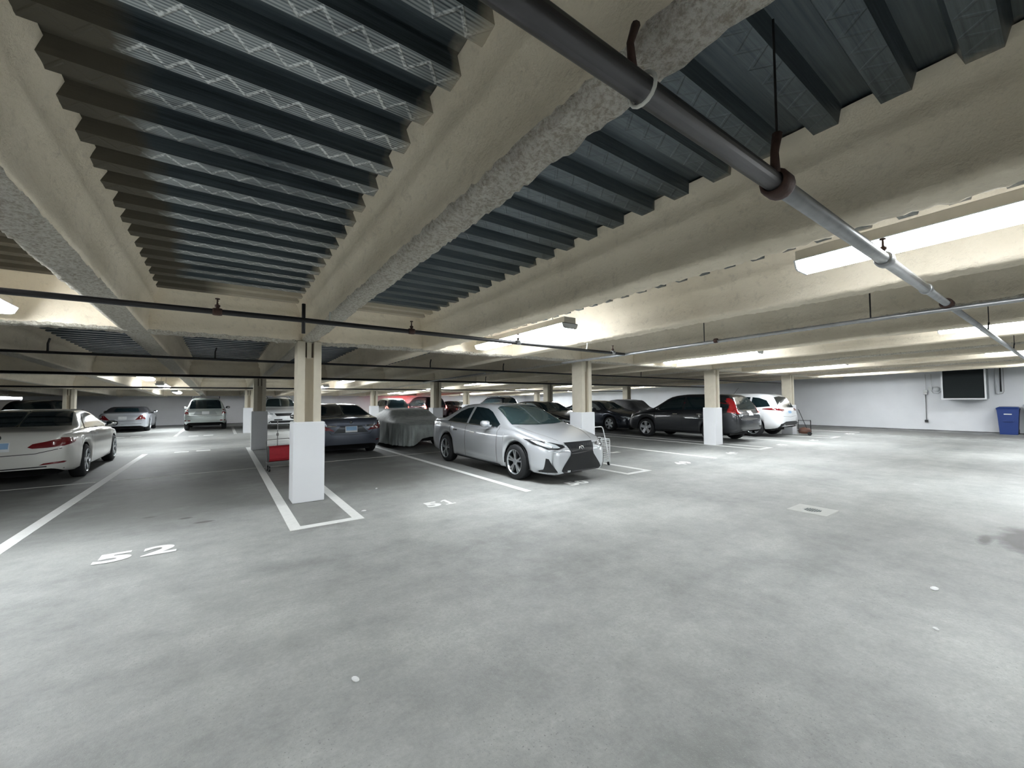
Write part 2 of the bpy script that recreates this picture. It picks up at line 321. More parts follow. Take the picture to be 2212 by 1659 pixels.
def number(txt, x, y, hgt, wid, rz, label, sp=1.0):
    root = empty('bay_number', (x, y, .005), rz, label, 'bay number', 'white bay numbers on the floor'); gap = (.04 if sp < 1.2 else .12) * wid; dw = (wid - gap) / 2
    for i, ch in enumerate(txt):
        if ch == '1':
            P1 = [(-.5, 0), (.5, 0), (.5, .14), (.2, .14), (.2, 1), (-.05, 1), (-.42, .86), (-.42, .72), (-.12, .80), (-.12, .14), (-.5, .14)]
            vv = [(a * dw * .72 + (-1 if i == 0 else 1) * (dw + gap) / 2, (b - .5) * hgt) for a, b in P1]
            # stem, foot and flag as one outline cut into quads
            mesh_obj('digit', [(a, b, 0) for a, b in vv], [(0, 1, 2, 3, 9, 10), (9, 3, 4, 8), (8, 4, 5, 6, 7)], M['line'], root)
            continue
        cu = bpy.data.curves.new('t', 'FONT'); cu.body = ch; cu.size = 1; cu.offset = .045
        o = bpy.data.objects.new('t', cu); C.objects.link(o); bpy.context.view_layer.update()
        me = bpy.data.meshes.new_from_object(o.evaluated_get(bpy.context.evaluated_depsgraph_get())); bpy.data.objects.remove(o)
        xs = [v.co.x for v in me.vertices]; ys = [v.co.y for v in me.vertices]; cx, cy = (min(xs) + max(xs)) / 2, (min(ys) + max(ys)) / 2; ww = dw * (.62 if ch == '1' else 1); sx, sy = ww / (max(xs) - min(xs)), hgt / (max(ys) - min(ys))
        ox = (-1 if i == 0 else 1) * (dw + gap) / 2
        for v in me.vertices: v.co = Vector(((v.co.x - cx) * sx + ox, (v.co.y - cy) * sy, 0))
        me.materials.append(M['line']); n = bpy.data.objects.new('digit', me); C.objects.link(n); n.parent = root
    return root
number('52', -.66, 5.56, .30, .62, 0, 'large white number 52 in the empty bay between the white coupe and the nearest column', 1.35)
number('51', 2.64, 5.52, .28, .46, 0, 'white number 51 between the outlined island and the silver sedan', 1.1)
number('50', 5.26, 5.34, .28, .46, 0, 'white number 50 half shaded below the nose of the silver sedan', 1.1)
number('49', 8.80, 5.44, .30, .50, 0, 'white number 49 on the open floor right of the wire cart')
number('48', 11.42, 5.56, .30, .50, 0, 'white number 48 just left of the island below the third column')
number('47', 14.6, 5.55, .30, .50, 0, 'white number 47 behind the rear bumper of the dark grey crossover')
number('46', 17.0, 5.45, .30, .50, 0, 'white number 46 behind the rear bumper of the white crossover')
number('45', 20.95, 5.5, .30, .50, 0, 'faint white number 45 beyond the dark trolley, towards the right wall')
def dashes(x, y, label):
    r = empty('worn_bay_number', (x, y, 0), 0, label, 'bay number', 'worn bay numbers far back')
    MB().box(-.42, -.08, 0, .25, -.002, .004).build('digit', M['line'], r); MB().box(.1, .45, .05, .3, -.002, .004).build('digit', M['line'], r)
dashes(-.7, 15.7, 'worn white bay number on the floor in the aisle behind number 52'); dashes(-.72, 22.7, 'worn white bay number behind the silver estate'); dashes(-3.3, 24.0, 'worn white bay number behind the silver convertible')
tag(MB().box(8.9, 9.25, 7.6, 7.75, -.002, .003).build('paint_patch', M['thin']), 'small worn white paint patch in the bay of number 49', 'paint mark')

# floor drain
dr = empty('floor_drain', (6.5, 2.13, 0), 0, 'pale square concrete collar with a round dark drain on the open floor', 'drain')
V = []; Fc = []; n = 24
for r, z in ((.095, .001), (.115, .008)):
    for k in range(n): V.append((r * math.cos(2 * math.pi * k / n), r * math.sin(2 * math.pi * k / n), z))
def sqp(k, s):
    t = 2 * math.pi * k / n; c, si = math.cos(t), math.sin(t); q = s / max(abs(c), abs(si)); return (c * q, si * q)
for s_, z in ((.225, .008), (.235, -.002)):
    for k in range(n): V.append((*sqp(k, s_), z))
for r in range(3):
    for k in range(n): Fc.append((r * n + k, r * n + (k + 1) % n, (r + 1) * n + (k + 1) % n, (r + 1) * n + k))
mesh_obj('collar', V, Fc, M['drain'], dr)
gm = MB(); gm.lathe([(.001, .0), (.001, .095)], 20, 'z')
for k in range(-3, 4): gm.box(-.085, .085, k * .026 - .005, k * .026 + .005, .001, .006, 1)
gm.build('grate', [M['grate'], M['galv']], dr)
for i, (x, y, s_, lb) in enumerate(((4.61, .71, .045, 'small white scrap lying alone on the open floor at right'), (3.82, .59, .02, 'tiny white crumb on the open floor near the lower right'), (1.5, 5.9, .04, 'small white chip inside the island by the nearest column'), (1.62, 5.78, .035, 'small white chip just right of the island by the nearest column'), (2.2, 7.1, .03, 'small pale pebble in the empty bay of number 51'), (.62, 2.35, .03, 'tiny pale pebble on the floor in the foreground'))):
    m = MB(); m.lathe([(0, s_ * .9), (.006, s_), (.012, s_ * .6), (.014, 0)], 9, 'z', (0, 0, 0)); o = m.build('litter_scrap', M['trash']); o.location = (x, y, 0); o.scale = (1, .55, 1); o.rotation_euler = (0, 0, i); tag(o, lb, 'litter')

# ------------------------------------------------------------------ columns
def column(x, y, label, white=True):
    t = empty('column', (x, y, 0), 0, label, 'column', 'steel columns coated in cream fireproofing'); top = zc(y, ZB)
    if white: MB().box(-.215, .215, -.2, .2, 0, 1.205, 0, .012).build('painted_casing', M['white'], t)
    z0 = 1.2 if white else 0
    m = MB()
    for s in (-1, 1): m.box(*sorted((s * .165, s * .062)), -.165, .165, z0, top, 0, .006)
    m.build('flange_coating', M['cream'], t)
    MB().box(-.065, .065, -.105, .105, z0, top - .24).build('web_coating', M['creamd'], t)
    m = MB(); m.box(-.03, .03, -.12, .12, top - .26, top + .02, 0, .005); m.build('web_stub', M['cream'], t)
    m = MB(); m.box(-.064, .064, -.08, .08, top - .25, top, 0); m.build('slot', M['slot'], t)  # dark brown block filling the slot at the column top
    return t
cols = {(0, 0): 'nearest cream column with tall white painted base, in the middle left', (1, 0): 'column with white base just right of the silver sedan, behind the wire cart', (2, 0): 'column with white base in front of the dark grey crossover', (3, 0): 'cream column behind the white crossover',
        (0, 1): 'column with grey-white base behind the nearest column, left of the red trolley', (1, 1): 'column rising behind the grey covered car', (2, 1): 'cream column behind the roof of the black sedan', (3, 1): 'cream column behind the dark mesh covered car', (-1, 2): 'cream column against the far back wall behind the white coupe',
        (0, 2): 'far column with white base left of the white crossover facing out', (1, 2): 'far column with white base behind the grey sedan', (2, 2): 'far cream column above the roof of the silver sedan', (3, 2): 'far cream column left of the black sedan, close to the back wall', (-1, 1): 'column hidden left beside the white coupe'}
for (i, j), lb in cols.items():
    if (i, j) == (-1, 1): continue
    column(1.09 + 6.0 * i - (.1 if (i, j) == (0, 1) else 0), 6.98 + 8.22 * j, lb)

# ------------------------------------------------------------------ lamps
def make_lamp():
    t = empty('ceiling_lamp', (0, 0, 0)); L2 = 1.22
    MB().box(-.11, .11, -L2, L2, .082, .165, 0, .004).build('housing', M['house'], t)
    m = MB(); V = []
    for yy in (-L2, L2): V += [(-.155, yy, .075), (-.075, yy, .085), (.075, yy, .085), (.155, yy, .075), (.155, yy, .068), (-.155, yy, .068)]
    m.add(V, [(k, (k + 1) % 6, 6 + (k + 1) % 6, 6 + k) for k in range(6)]); m.build('reflector', M['steelp'], t)
    m = MB(); V = []
    for yy in (-L2 + .02, L2 - .02): V += [(-.15, yy, .067), (-.125, yy, .012), (-.1, yy, 0), (.1, yy, 0), (.125, yy, .012), (.15, yy, .067)]
    m.add(V, [(k, k + 1, 7 + k, 6 + k) for k in range(5)] + [(0, 6, 11, 5), (0, 1, 2, 3, 4, 5), (11, 10, 9, 8, 7, 6)]); m.build('diffuser', M['lens'], t)
    for yy in (-L2, L2): MB().add([(-.155, yy, .07), (-.128, yy, .008), (-.1, yy, -.004), (.1, yy, -.004), (.128, yy, .008), (.155, yy, .07)] + [(a, yy + math.copysign(.012, -yy), b) for a, b in ((-.155, .07), (-.128, .008), (-.1, -.004), (.1, -.004), (.128, .008), (.155, .07))],
                                [(0, 1, 2, 3, 4, 5), (11, 10, 9, 8, 7, 6)] + [(k, (k + 1) % 6, 6 + (k + 1) % 6, 6 + k) for k in range(6)]).build('end_cap', M['steelp'], t)
    for yy in (-.85, .85): MB().tube([(0, yy, .13), (0, yy, .6)], .006, 6).build('hanger_rod', M['wire'], t)
    return t
lamps = {(0, 0): 'unseen strip lamp added left of the viewer for the column bases', (1, 0): 'nearest long lit strip lamp at the upper right, crossed by the big pipe', (1, 1): 'long lit strip lamp above the space between the sedan and the column', (0, 1): 'lit strip lamp at the left edge of the photo', (2, 0): 'lit strip lamp at the right edge, second bay from the camera', (2, 1): 'lit strip lamp glaring above the right of the wire cart',  # left lamp added out of view to brighten the column bases
         (3, 0): 'lit strip lamp at the far right above the wall box', (3, 1): 'lit strip lamp above the white crossover', (4, 1): 'lit strip lamp nearest the right wall', (4, 0): 'lit strip lamp over the blue bin, mostly outside the frame', (0, 2): 'lit strip lamp far left over the back aisle', (1, 2): 'lit strip lamp over the back aisle behind the nearest column', (2, 2): 'lit strip lamp over the back aisle above the silver sedan',
         (3, 2): 'lit strip lamp over the back aisle left of the second column', (0, 3): 'lit strip lamp before the far back wall at the left', (1, 3): 'lit strip lamp before the back wall behind the grey sedan', (2, 3): 'lit strip lamp before the back wall right of the covered car', (3, 3): 'lit strip lamp before the back wall above the roof rack car', (4, 2): 'lit strip lamp over the back aisle near the right wall', (2, -1): 'strip lamp added unseen behind the viewer', (1, -1): 'strip lamp added unseen behind the viewer on the left', (4, 3): 'lit strip lamp in the far right corner', (0, 4): 'lit strip lamp added over the silver convertible at the far wall', (1, 4): 'lit strip lamp added over the cars at the far wall, behind the grey sedan', (2, 4): 'lit strip lamp added over the maroon van at the far wall', (3, 4): 'lit strip lamp added over the far wall right of the maroon van', (4, 4): 'lit strip lamp added over the far wall near its right end'}  # lamps behind the viewer and along the far wall added for brightness
LY = {-1: -7.5, 0: .13, 1: 5.42, 2: 16.75, 3: 22.0, 4: 28.2}
proto = None; LENS = {}; LAMP_K = {(2, 4): 1.2, (3, 4): 1.9, (4, 4): 1.9, (1, 0): .37, (0, 0): .6, (1, -1): .7, (0, 1): .75, (1, 1): .72}
for (i, j), lb in lamps.items():
    o = make_lamp() if proto is None else copy_tree(proto)
    if proto is None: proto = o
    k = LAMP_K.get((i, j), {0: .85, 1: .85, 2: .55, 3: .6, 4: .75, -1: .5}[j])
    if k != 1:
        for ch in o.children:
            if ch.name.startswith('diffuser'):
                if k not in LENS: LENS[k] = emis('lit_lamp_diffuser', (.93, .97, 1.0), LAMP_E * k)
                ch.data = ch.data.copy(); ch.data.materials[0] = LENS[k]
    x = -1.95 + 6.0 * i; o.location = (x, LY[j], zc(LY[j], 2.47)); o.rotation_euler = (-math.atan(SL), 0, 0); tag(o, lb, 'ceiling lamp', 'lit strip lamps under the deck')
# the far left pair also lights the deck
# ------------------------------------------------------------------ pipes
def pipe(pts, r, label, mat='pipe', name='sprinkler_pipe'):
    o = MB().tube(pts, r, 14).build(name, M[mat], None, True); tag(o, label, 'pipe', 'pipes under the deck'); return o
def ring(parent, c, axis, r, wd, mat, name='coupling'):
    m = MB(); m.lathe([(-wd / 2, r * .8), (-wd / 2, r), (-wd * .3, r * 1.12), (wd * .3, r * 1.12), (wd / 2, r), (wd / 2, r * .8)], 16, axis, c); return m.build(name, M[mat], parent, True)
big = empty('sprinkler_main', (0, 0, 0), 0, 'thick dark pipe running from the top centre down to the right', 'pipe', 'pipes under the deck')
MB().tube([(-6, .72, 2.44), (1.93, .72, 2.44)], .037, 18).build('pipe_run', M['pipe'], big, True)
MB().tube([(1.93, .72, 2.44), (4.9, .72, 2.44)], .036, 18).build('pipe_run', M['pipeg'], big, True)
MB().tube([(4.9, .72, 2.44), (24.8, .72, 2.44)], .030, 16).build('narrow_pipe_run', M['pipeg'], big, True)
ring(big, (1.93, .72, 2.44), 'x', .052, .10, 'rust'); ring(big, (3.6, .72, 2.44), 'x', .046, .10, 'pipeg'); ring(big, (4.88, .72, 2.44), 'x', .040, .06, 'pipeg'); ring(big, (5.84, .72, 2.44), 'x', .045, .16, 'rust', 'tee_fitting')
for x, r, mt, hh in ((1.86, .02, 'rust', .16), (.93, .013, 'rust', .12), (8.8, .01, 'pipe', .1), (12.8, .01, 'pipe', .1)):
    MB().tube([(x, .70, 2.46), (x - .015, .695, 2.46 + hh * .5), (x + .005, .69, 2.46 + hh)], [r, r * .8, r], 8).build('hanger', M[mt], big, True)
    if x > 1: MB().tube([(x, .69, 2.46 + hh), (x, .69, zc(.7, ZD + .02))], .005, 6).build('hanger_rod', M['pipe'], big)
mr = MB(); 
for k in range(12): pass
mr.tube([(1.0, .72 + .046 * math.cos(a * math.pi / 8), 2.44 + .046 * math.sin(a * math.pi / 8)) for a in range(17)], .006, 6); mr.build('ring_hanger', M['hang'], big, True)
def head(parent, x, y, z, up=.14, mt='rust'):
    m = MB(); m.lathe([(0, .013), (.03, .013), (.032, .02), (.05, .02), (.055, .008), (.1, .006), (.1, .018), (.108, .018), (.11, 0)], 8, 'z', (x, y, z)); return m.build('sprinkler_head', M[mt], parent, True)
head(big, 3.02 + .55, .72, 2.47)
p1 = empty('sprinkler_pipe', (0, 0, 0), 0, 'dark pipe crossing in front of the nearest column, left to right', 'pipe', 'pipes under the deck')
MB().tube([(-7, 4.37, 2.31), (0.6, 4.37, 2.31), (5.75, 4.62, 2.30)], .024, 14).build('pipe_run', M['pipe'], p1, True)
for x, yy in ((-.04, 4.37), (1.76, 4.42), (3.34, 4.5), (5.43, 4.6)): head(p1, x, yy, 2.32); ring(p1, (x, yy, 2.31), 'x', .03, .07, 'rust' if x < 3 else 'pipeg')
MB().tube([(.64, 4.37, 2.18), (.64, 4.37, 2.47)], .017, 8).build('drop_nipple', M['pipe'], p1, True)
for x, yy in ((.88, 4.39), (4.76, 4.57)): MB().tube([(x, yy, 2.3), (x, yy - .02, 2.42)], .009, 6).build('clip_hanger', M['hang'], p1)
p2 = empty('sprinkler_pipe', (0, 0, 0), 0, 'pale pipe running from above the second column towards the right edge', 'pipe', 'pipes under the deck')
MB().tube([(5.84, -6, 2.44), (5.84, .66, 2.385), (5.80, 1.4, 2.37), (5.79, 4.62, 2.30), (5.74, 6.2, 2.27)], .022, 12).build('pipe_run', M['pipeg'], p2, True)
for yy in (1.3, 3.2): MB().tube([(5.82, yy, 2.36), (5.82, yy, zc(yy, ZD))], .007, 6).build('hanger_rod', M['pipe'], p2)
ring(p2, (5.77, 3.0, 2.345), 'y', .03, .05, 'rust')
p2b = pipe([(-8, 8.85, 2.27), (7, 8.9, 2.27), (24, 9.1, 2.27)], .021, 'thin dark pipe beyond the nearest column, in front of the second girder')
p3 = pipe([(-9, 12.9, 2.17), (24, 13.1, 2.17)], .03, 'dark pipe running close before the second girder')
pipe([(-9, 19.4, 2.04), (24, 19.4, 2.04)], .03, 'dark pipe over the back aisle')
p4 = pipe([(5.6, 9.0, 2.215), (5.6, 13.0, 2.125)], .018, 'short pale branch pipe behind the second lamp', 'pipeg')
for (xx, yy, zz, par) in ((-2.1, 8.86, 2.28, p2b), (-.1, 8.86, 2.28, p2b), (4.0, 8.88, 2.28, p2b), (6.1, 8.9, 2.28, p2b), (-4.2, 12.95, 2.19, p3), (2.1, 12.97, 2.19, p3), (8.1, 13, 2.19, p3), (12.1, 9, 2.28, p2b)):
    o = MB().tube([(0, 0, 0), (0, 0, .12), (.02, 0, .2)], .013, 6).build('sprinkler_head', M['pipe'], par); o.location = (xx, yy, zz)

# ------------------------------------------------------------------ cars
def interp(tab, y):
    if y <= tab[0][0]: return tab[0][1]
    if y >= tab[-1][0]: return tab[-1][1]
    for i in range(len(tab) - 1):
        if tab[i][0] <= y <= tab[i + 1][0]:
            (a, pa), (b, pb) = tab[i], tab[i + 1]; h = b - a; t = (y - a) / h
            def sl(j):
                if j <= 0 or j >= len(tab) - 1: return 0 if len(tab) < 3 else ((tab[1][1] - tab[0][1]) / (tab[1][0] - tab[0][0]) if j <= 0 else (tab[-1][1] - tab[-2][1]) / (tab[-1][0] - tab[-2][0]))
                s0 = (tab[j][1] - tab[j - 1][1]) / (tab[j][0] - tab[j - 1][0]); s1 = (tab[j + 1][1] - tab[j][1]) / (tab[j + 1][0] - tab[j][0])
                return 0 if s0 * s1 <= 0 else 2 * s0 * s1 / (s0 + s1)
            m0, m1 = sl(i), sl(i + 1); t2, t3 = t * t, t * t * t
            return (2 * t3 - 3 * t2 + 1) * pa + (t3 - 2 * t2 + t) * h * m0 + (-2 * t3 + 3 * t2) * pb + (t3 - t2) * h * m1
def scale_tab(tab, k, kz=1): return [(a * k, b * kz) for a, b in tab]
TYPES = {
 # y measured from the rear bumper; top line, shoulder line, half width, sill line, axles
 'sedan': dict(L=4.68, ra=1.0, fa=3.80, R=.335,
    top=[(0, .84), (.04, .99), (.12, 1.04), (.55, 1.065), (.72, 1.085), (1.45, 1.385), (1.75, 1.42), (2.2, 1.43), (2.6, 1.405), (2.85, 1.355), (3.55, 1.01), (3.72, .97), (4.2, .86), (4.5, .765), (4.62, .70), (4.68, .62)],
    belt=[(0, .80), (.1, .97), (.6, .99), (1.6, .955), (3.0, .90), (3.6, .90), (4.1, .80), (4.5, .70), (4.68, .56)],
    plan=[(0, .66), (.05, .74), (.15, .81), (.4, .865), (.9, .895), (2.4, .905), (3.7, .895), (4.1, .865), (4.4, .80), (4.55, .73), (4.64, .64), (4.68, .56)],
    sill=[(0, .34), (.2, .25), (.8, .22), (1.4, .20), (3.4, .18), (4.2, .18), (4.6, .17), (4.68, .20)], roofw=.30),
 'coupe': dict(L=4.64, ra=1.02, fa=3.83, R=.335,
    top=[(0, .80), (.04, .93), (.12, .99), (.5, 1.02), (.78, 1.045), (1.55, 1.34), (1.9, 1.375), (2.2, 1.38), (2.6, 1.35), (2.8, 1.31), (3.5, .98), (3.7, .94), (4.2, .84), (4.5, .74), (4.64, .6)],
    belt=[(0, .76), (.1, .92), (.6, .945), (1.6, .93), (3.0, .885), (3.6, .87), (4.1, .78), (4.5, .68), (4.64, .54)],
    plan=[(0, .74), (.05, .80), (.15, .855), (.4, .90), (.9, .915), (2.4, .905), (3.7, .895), (4.1, .865), (4.4, .80), (4.55, .72), (4.64, .58)],
    sill=[(0, .32), (.2, .25), (.8, .20), (1.4, .19), (3.4, .18), (4.2, .18), (4.64, .20)], roofw=.28),
 'suv': dict(L=4.58, ra=.95, fa=3.60, R=.36,
    top=[(0, .80), (.03, .98), (.10, 1.05), (.22, 1.30), (.42, 1.56), (.6, 1.62), (1.2, 1.655), (1.9, 1.66), (2.4, 1.62), (2.65, 1.56), (3.38, 1.13), (3.55, 1.08), (4.1, .99), (4.4, .90), (4.53, .78), (4.58, .66)],
    belt=[(0, .78), (.08, 1.0), (.3, 1.10), (1.2, 1.07), (3.0, 1.0), (3.5, .99), (4.1, .90), (4.4, .81), (4.58, .6)],
    plan=[(0, .72), (.05, .79), (.15, .85), (.4, .89), (.9, .905), (2.4, .91), (3.5, .905), (4.0, .87), (4.3, .81), (4.48, .73), (4.58, .6)],
    sill=[(0, .42), (.2, .34), (.8, .29), (1.4, .27), (3.4, .26), (4.2, .27), (4.58, .30)], roofw=.27),
 'wagon': dict(L=4.7, ra=1.0, fa=3.75, R=.35,
    top=[(0, .82), (.03, 1.0), (.07, 1.08), (.22, 1.42), (.36, 1.62), (.6, 1.70), (1.4, 1.735), (2.1, 1.73), (2.5, 1.69), (2.75, 1.62), (3.45, 1.2), (3.62, 1.14), (4.2, 1.06), (4.5, .97), (4.65, .84), (4.7, .7)],
    belt=[(0, .80), (.06, 1.03), (.3, 1.09), (1.2, 1.08), (3.0, 1.05), (3.6, 1.05), (4.2, .97), (4.5, .88), (4.7, .64)],
    plan=[(0, .76), (.05, .83), (.15, .885), (.4, .91), (.9, .92), (2.4, .925), (3.6, .915), (4.1, .885), (4.4, .83), (4.6, .75), (4.7, .62)],
    sill=[(0, .42), (.2, .34), (.8, .28), (1.4, .27), (3.4, .26), (4.2, .27), (4.7, .30)], roofw=.22),
 'roadster': dict(L=4.5, ra=1.0, fa=3.55, R=.33,
    top=[(0, .78), (.04, .90), (.12, .95), (.7, .985), (.95, 1.0), (1.35, 1.235), (1.7, 1.275), (2.1, 1.27), (2.35, 1.22), (2.95, .95), (3.1, .92), (3.8, .82), (4.3, .72), (4.5, .56)],
    belt=[(0, .74), (.1, .87), (.6, .91), (1.6, .90), (2.8, .86), (3.3, .84), (4.0, .74), (4.4, .64), (4.5, .5)],
    plan=[(0, .72), (.05, .78), (.15, .85), (.4, .89), (.9, .905), (2.4, .89), (3.4, .885), (3.9, .86), (4.2, .79), (4.4, .70), (4.5, .56)],
    sill=[(0, .32), (.2, .25), (.8, .21), (1.4, .19), (3.4, .18), (4.2, .18), (4.5, .2)], roofw=.24)}
def body_mesh(T, step=.05, two_tone=None):
    L = T['L']; ys = set([0, L]); y = 0
    while y < L: ys.add(round(y, 3)); y += step
    for ax in (T['ra'], T['fa']):
        R = T['R'] + .045
        for k in range(-10, 11): ys.add(round(ax + R * math.sin(k * math.pi / 20), 3))
    for k in (.015, .03, .06, .09, .12): ys.add(k); ys.add(L - k)
    ys = sorted(ys); V = []; Fc = []; n = None; fm = []
    for y in ys:
        w_, zs, zt, zb = interp(T['plan'], y), interp(T['belt'], y), interp(T['top'], y), interp(T['sill'], y); zt = max(zt, zs + .02); h = zt - zs
        for ax in (T['ra'], T['fa']):
            R = T['R'] + .045; d = abs(y - ax)
            if d < R: zb = max(zb, T['R'] + math.sqrt(R * R - d * d) - .01)
        hz = zs - zb; wr = (w_ - .075) - T['roofw'] * (max(h - .06, 0) / .5)
        mid = (w_ - .055, zs)
        q = [(w_ - .10, zb), (w_ - .03, zb + .05 * min(1, hz / .3)), (w_ - .008, zb + .3 * hz), (w_, zb + .58 * hz), (w_ - .012, zb + .82 * hz), (w_ - .03, zs - .025), mid, (w_ - .075, zs + min(.012, h * .3))]
        e = (wr, zt - .055 * min(1, h / .3) - .01)
        for t in (.25, .5, .75): q.append((q[7][0] + (e[0] - q[7][0]) * t + .012 * math.sin(t * math.pi) * min(1, h / .3), q[7][1] + (e[1] - q[7][1]) * t))
        q += [e, (wr - .045, zt - .022 * min(1, h / .3) - .006), (wr * .82, zt - .004), (wr * .45, zt), (0, zt + .003)]
        pts = [Vector((a, y - L / 2, b)) for a, b in q] + [Vector((-a, y - L / 2, b)) for a, b in reversed(q[:-1])]
        n = len(pts); V += pts
    for i in range(len(ys) - 1):
        for k in range(n - 1): Fc.append((i * n + k, i * n + k + 1, (i + 1) * n + k + 1, (i + 1) * n + k))
    # end faces: rings shrinking to a slightly bulged centre
    for i, s in ((0, -1), (len(ys) - 1, 1)):
        ring_ = [i * n + k for k in range(n)]; cz = sum(V[k].z for k in ring_) / n; base = len(V)
        for k in ring_: p = V[k]; V.append(Vector((p.x * .55, p.y + s * .02, cz + (p.z - cz) * .6)))
        V.append(Vector((0, V[ring_[0]].y + s * .025, cz)))
        for k in range(n):
            k2 = (k + 1) % n; a, b = ring_[k], ring_[k2]; Fc.append((a, b, base + k2, base + k) if s > 0 else (b, a, base + k, base + k2)); Fc.append((base + k, base + k2, base + n) if s > 0 else (base + k2, base + k, base + n))
    if two_tone:
        for f in Fc: c = sum((V[k] for k in f), Vector()) / len(f); fm.append(1 if two_tone(c, L) else 0)
    return V, Fc, fm or None
def patch_mesh(bvh, poly, axis, side=1, off=.006, res=.05):
    """cut a flat outline into small faces and lay it on the body. axis S: (y,z) outline seen from the side, F/R: (x,z) from front/rear, T: (x,y) from above"""
    bm = bmesh.new(); vs = [bm.verts.new((a, b, 0)) for a, b in poly]; bm.faces.new(vs); bmesh.ops.triangulate(bm, faces=bm.faces[:])
    for ax in (0, 1):
        lo, hi = min(p[ax] for p in poly), max(p[ax] for p in poly); k = math.ceil(lo / res)
        while k * res < hi:
            no = (1, 0, 0) if ax == 0 else (0, 1, 0)
            bmesh.ops.bisect_plane(bm, geom=bm.verts[:] + bm.edges[:] + bm.faces[:], plane_co=Vector(no) * (k * res), plane_no=no); k += 1
    V = []
    for v in bm.verts:
        a, b = v.co.x, v.co.y
        if axis == 'S': o, d = Vector((3 * side, a, b)), Vector((-side, 0, 0))
        elif axis == 'F': o, d = Vector((a, 5, b)), Vector((0, -1, 0))
        elif axis == 'R': o, d = Vector((a, -5, b)), Vector((0, 1, 0))
        else: o, d = Vector((a, b, 4)), Vector((0, 0, -1))
        hit = bvh.ray_cast(o, d)
        if hit[0] is None:
            q = o + d * 3 if axis == 'S' else o + d * 4; near_ = bvh.find_nearest(Vector((a, 0, b)) if axis in 'FR' else (Vector((side, a, b)) if axis == 'S' else Vector((a, b, 1)))); p = near_[0]; nn = -d
            V.append(p + nn * off)
        else:
            nn = hit[1]; nn = nn if nn.dot(d) < 0 else -nn; V.append(hit[0] + nn * off)
    Fc = [tuple(x.index for x in f.verts) for f in bm.faces]; bm.free()
    return V, Fc
def wheel(parent, x, y, R, side, style='silver', n=28, wd=.21):
    """tyre mesh with rim as its child, outer face towards side"""
    s = side; m = MB(); r = R * .69
    m.lathe([(0, r), (s * .01, r), (s * .012, r + .02), (s * .002, R - .035), (-s * .02, R - .008), (-s * .05, R), (-s * (wd - .05), R), (-s * (wd - .02), R - .01), (-s * wd, R - .04), (-s * wd, r)], n, 'x')
    t = m.build('wheel', M['tyre'], parent, True); t.location = (x, y, R)
    m = MB(); m.lathe([(s * .012, r + .004), (-s * .008, r - .006), (-s * .03, r - .02), (-s * .13, r - .03), (-s * .13, .0)], n, 'x', m=1); m.v = m.v
    ns = 5 if style != 'six' else 6
    for k in range(ns):
        for da in ((-.16, .16) if style in ('double', 'dark') else (0,)):
            a = 2 * math.pi * k / ns + .3; wi, wo = (.018, .016) if style in ('double', 'dark') else (.045, .062)
            if style == 'six': wi, wo = .04, .05
            ca, sa = math.cos(a), math.sin(a); b = a + da; cb, sb = math.cos(b), math.sin(b)
            p0 = Vector((0, ca * .035, sa * .035)); p1 = Vector((0, cb * (r - .008), sb * (r - .008))); tng = Vector((0, -sb, cb))
            V = [p0 - tng * wi, p0 + tng * wi, p1 + tng * wo, p1 - tng * wo]
            top = [v + Vector((s * q, 0, 0)) for v, q in zip(V, (-.012, -.012, .004, .004))]; bot = [v + Vector((-s * .05, 0, 0)) for v in V]
            m.add(top + bot, [(0, 1, 2, 3), (0, 4, 5, 1), (1, 5, 6, 2), (2, 6, 7, 3), (3, 7, 4, 0)], 0)
    m.lathe([(-s * .012, .062), (-s * .002, .05), (0, 0)], 14, 'x', m=0)
    m.lathe([(s * .013, r + .005), (s * .014, r - .004), (-s * .01, r - .016)], n, 'x', m=0)
    m.build('rim', [M['rim'] if style != 'dark' else M['rim'], M['rimd']], t, False)
    return t
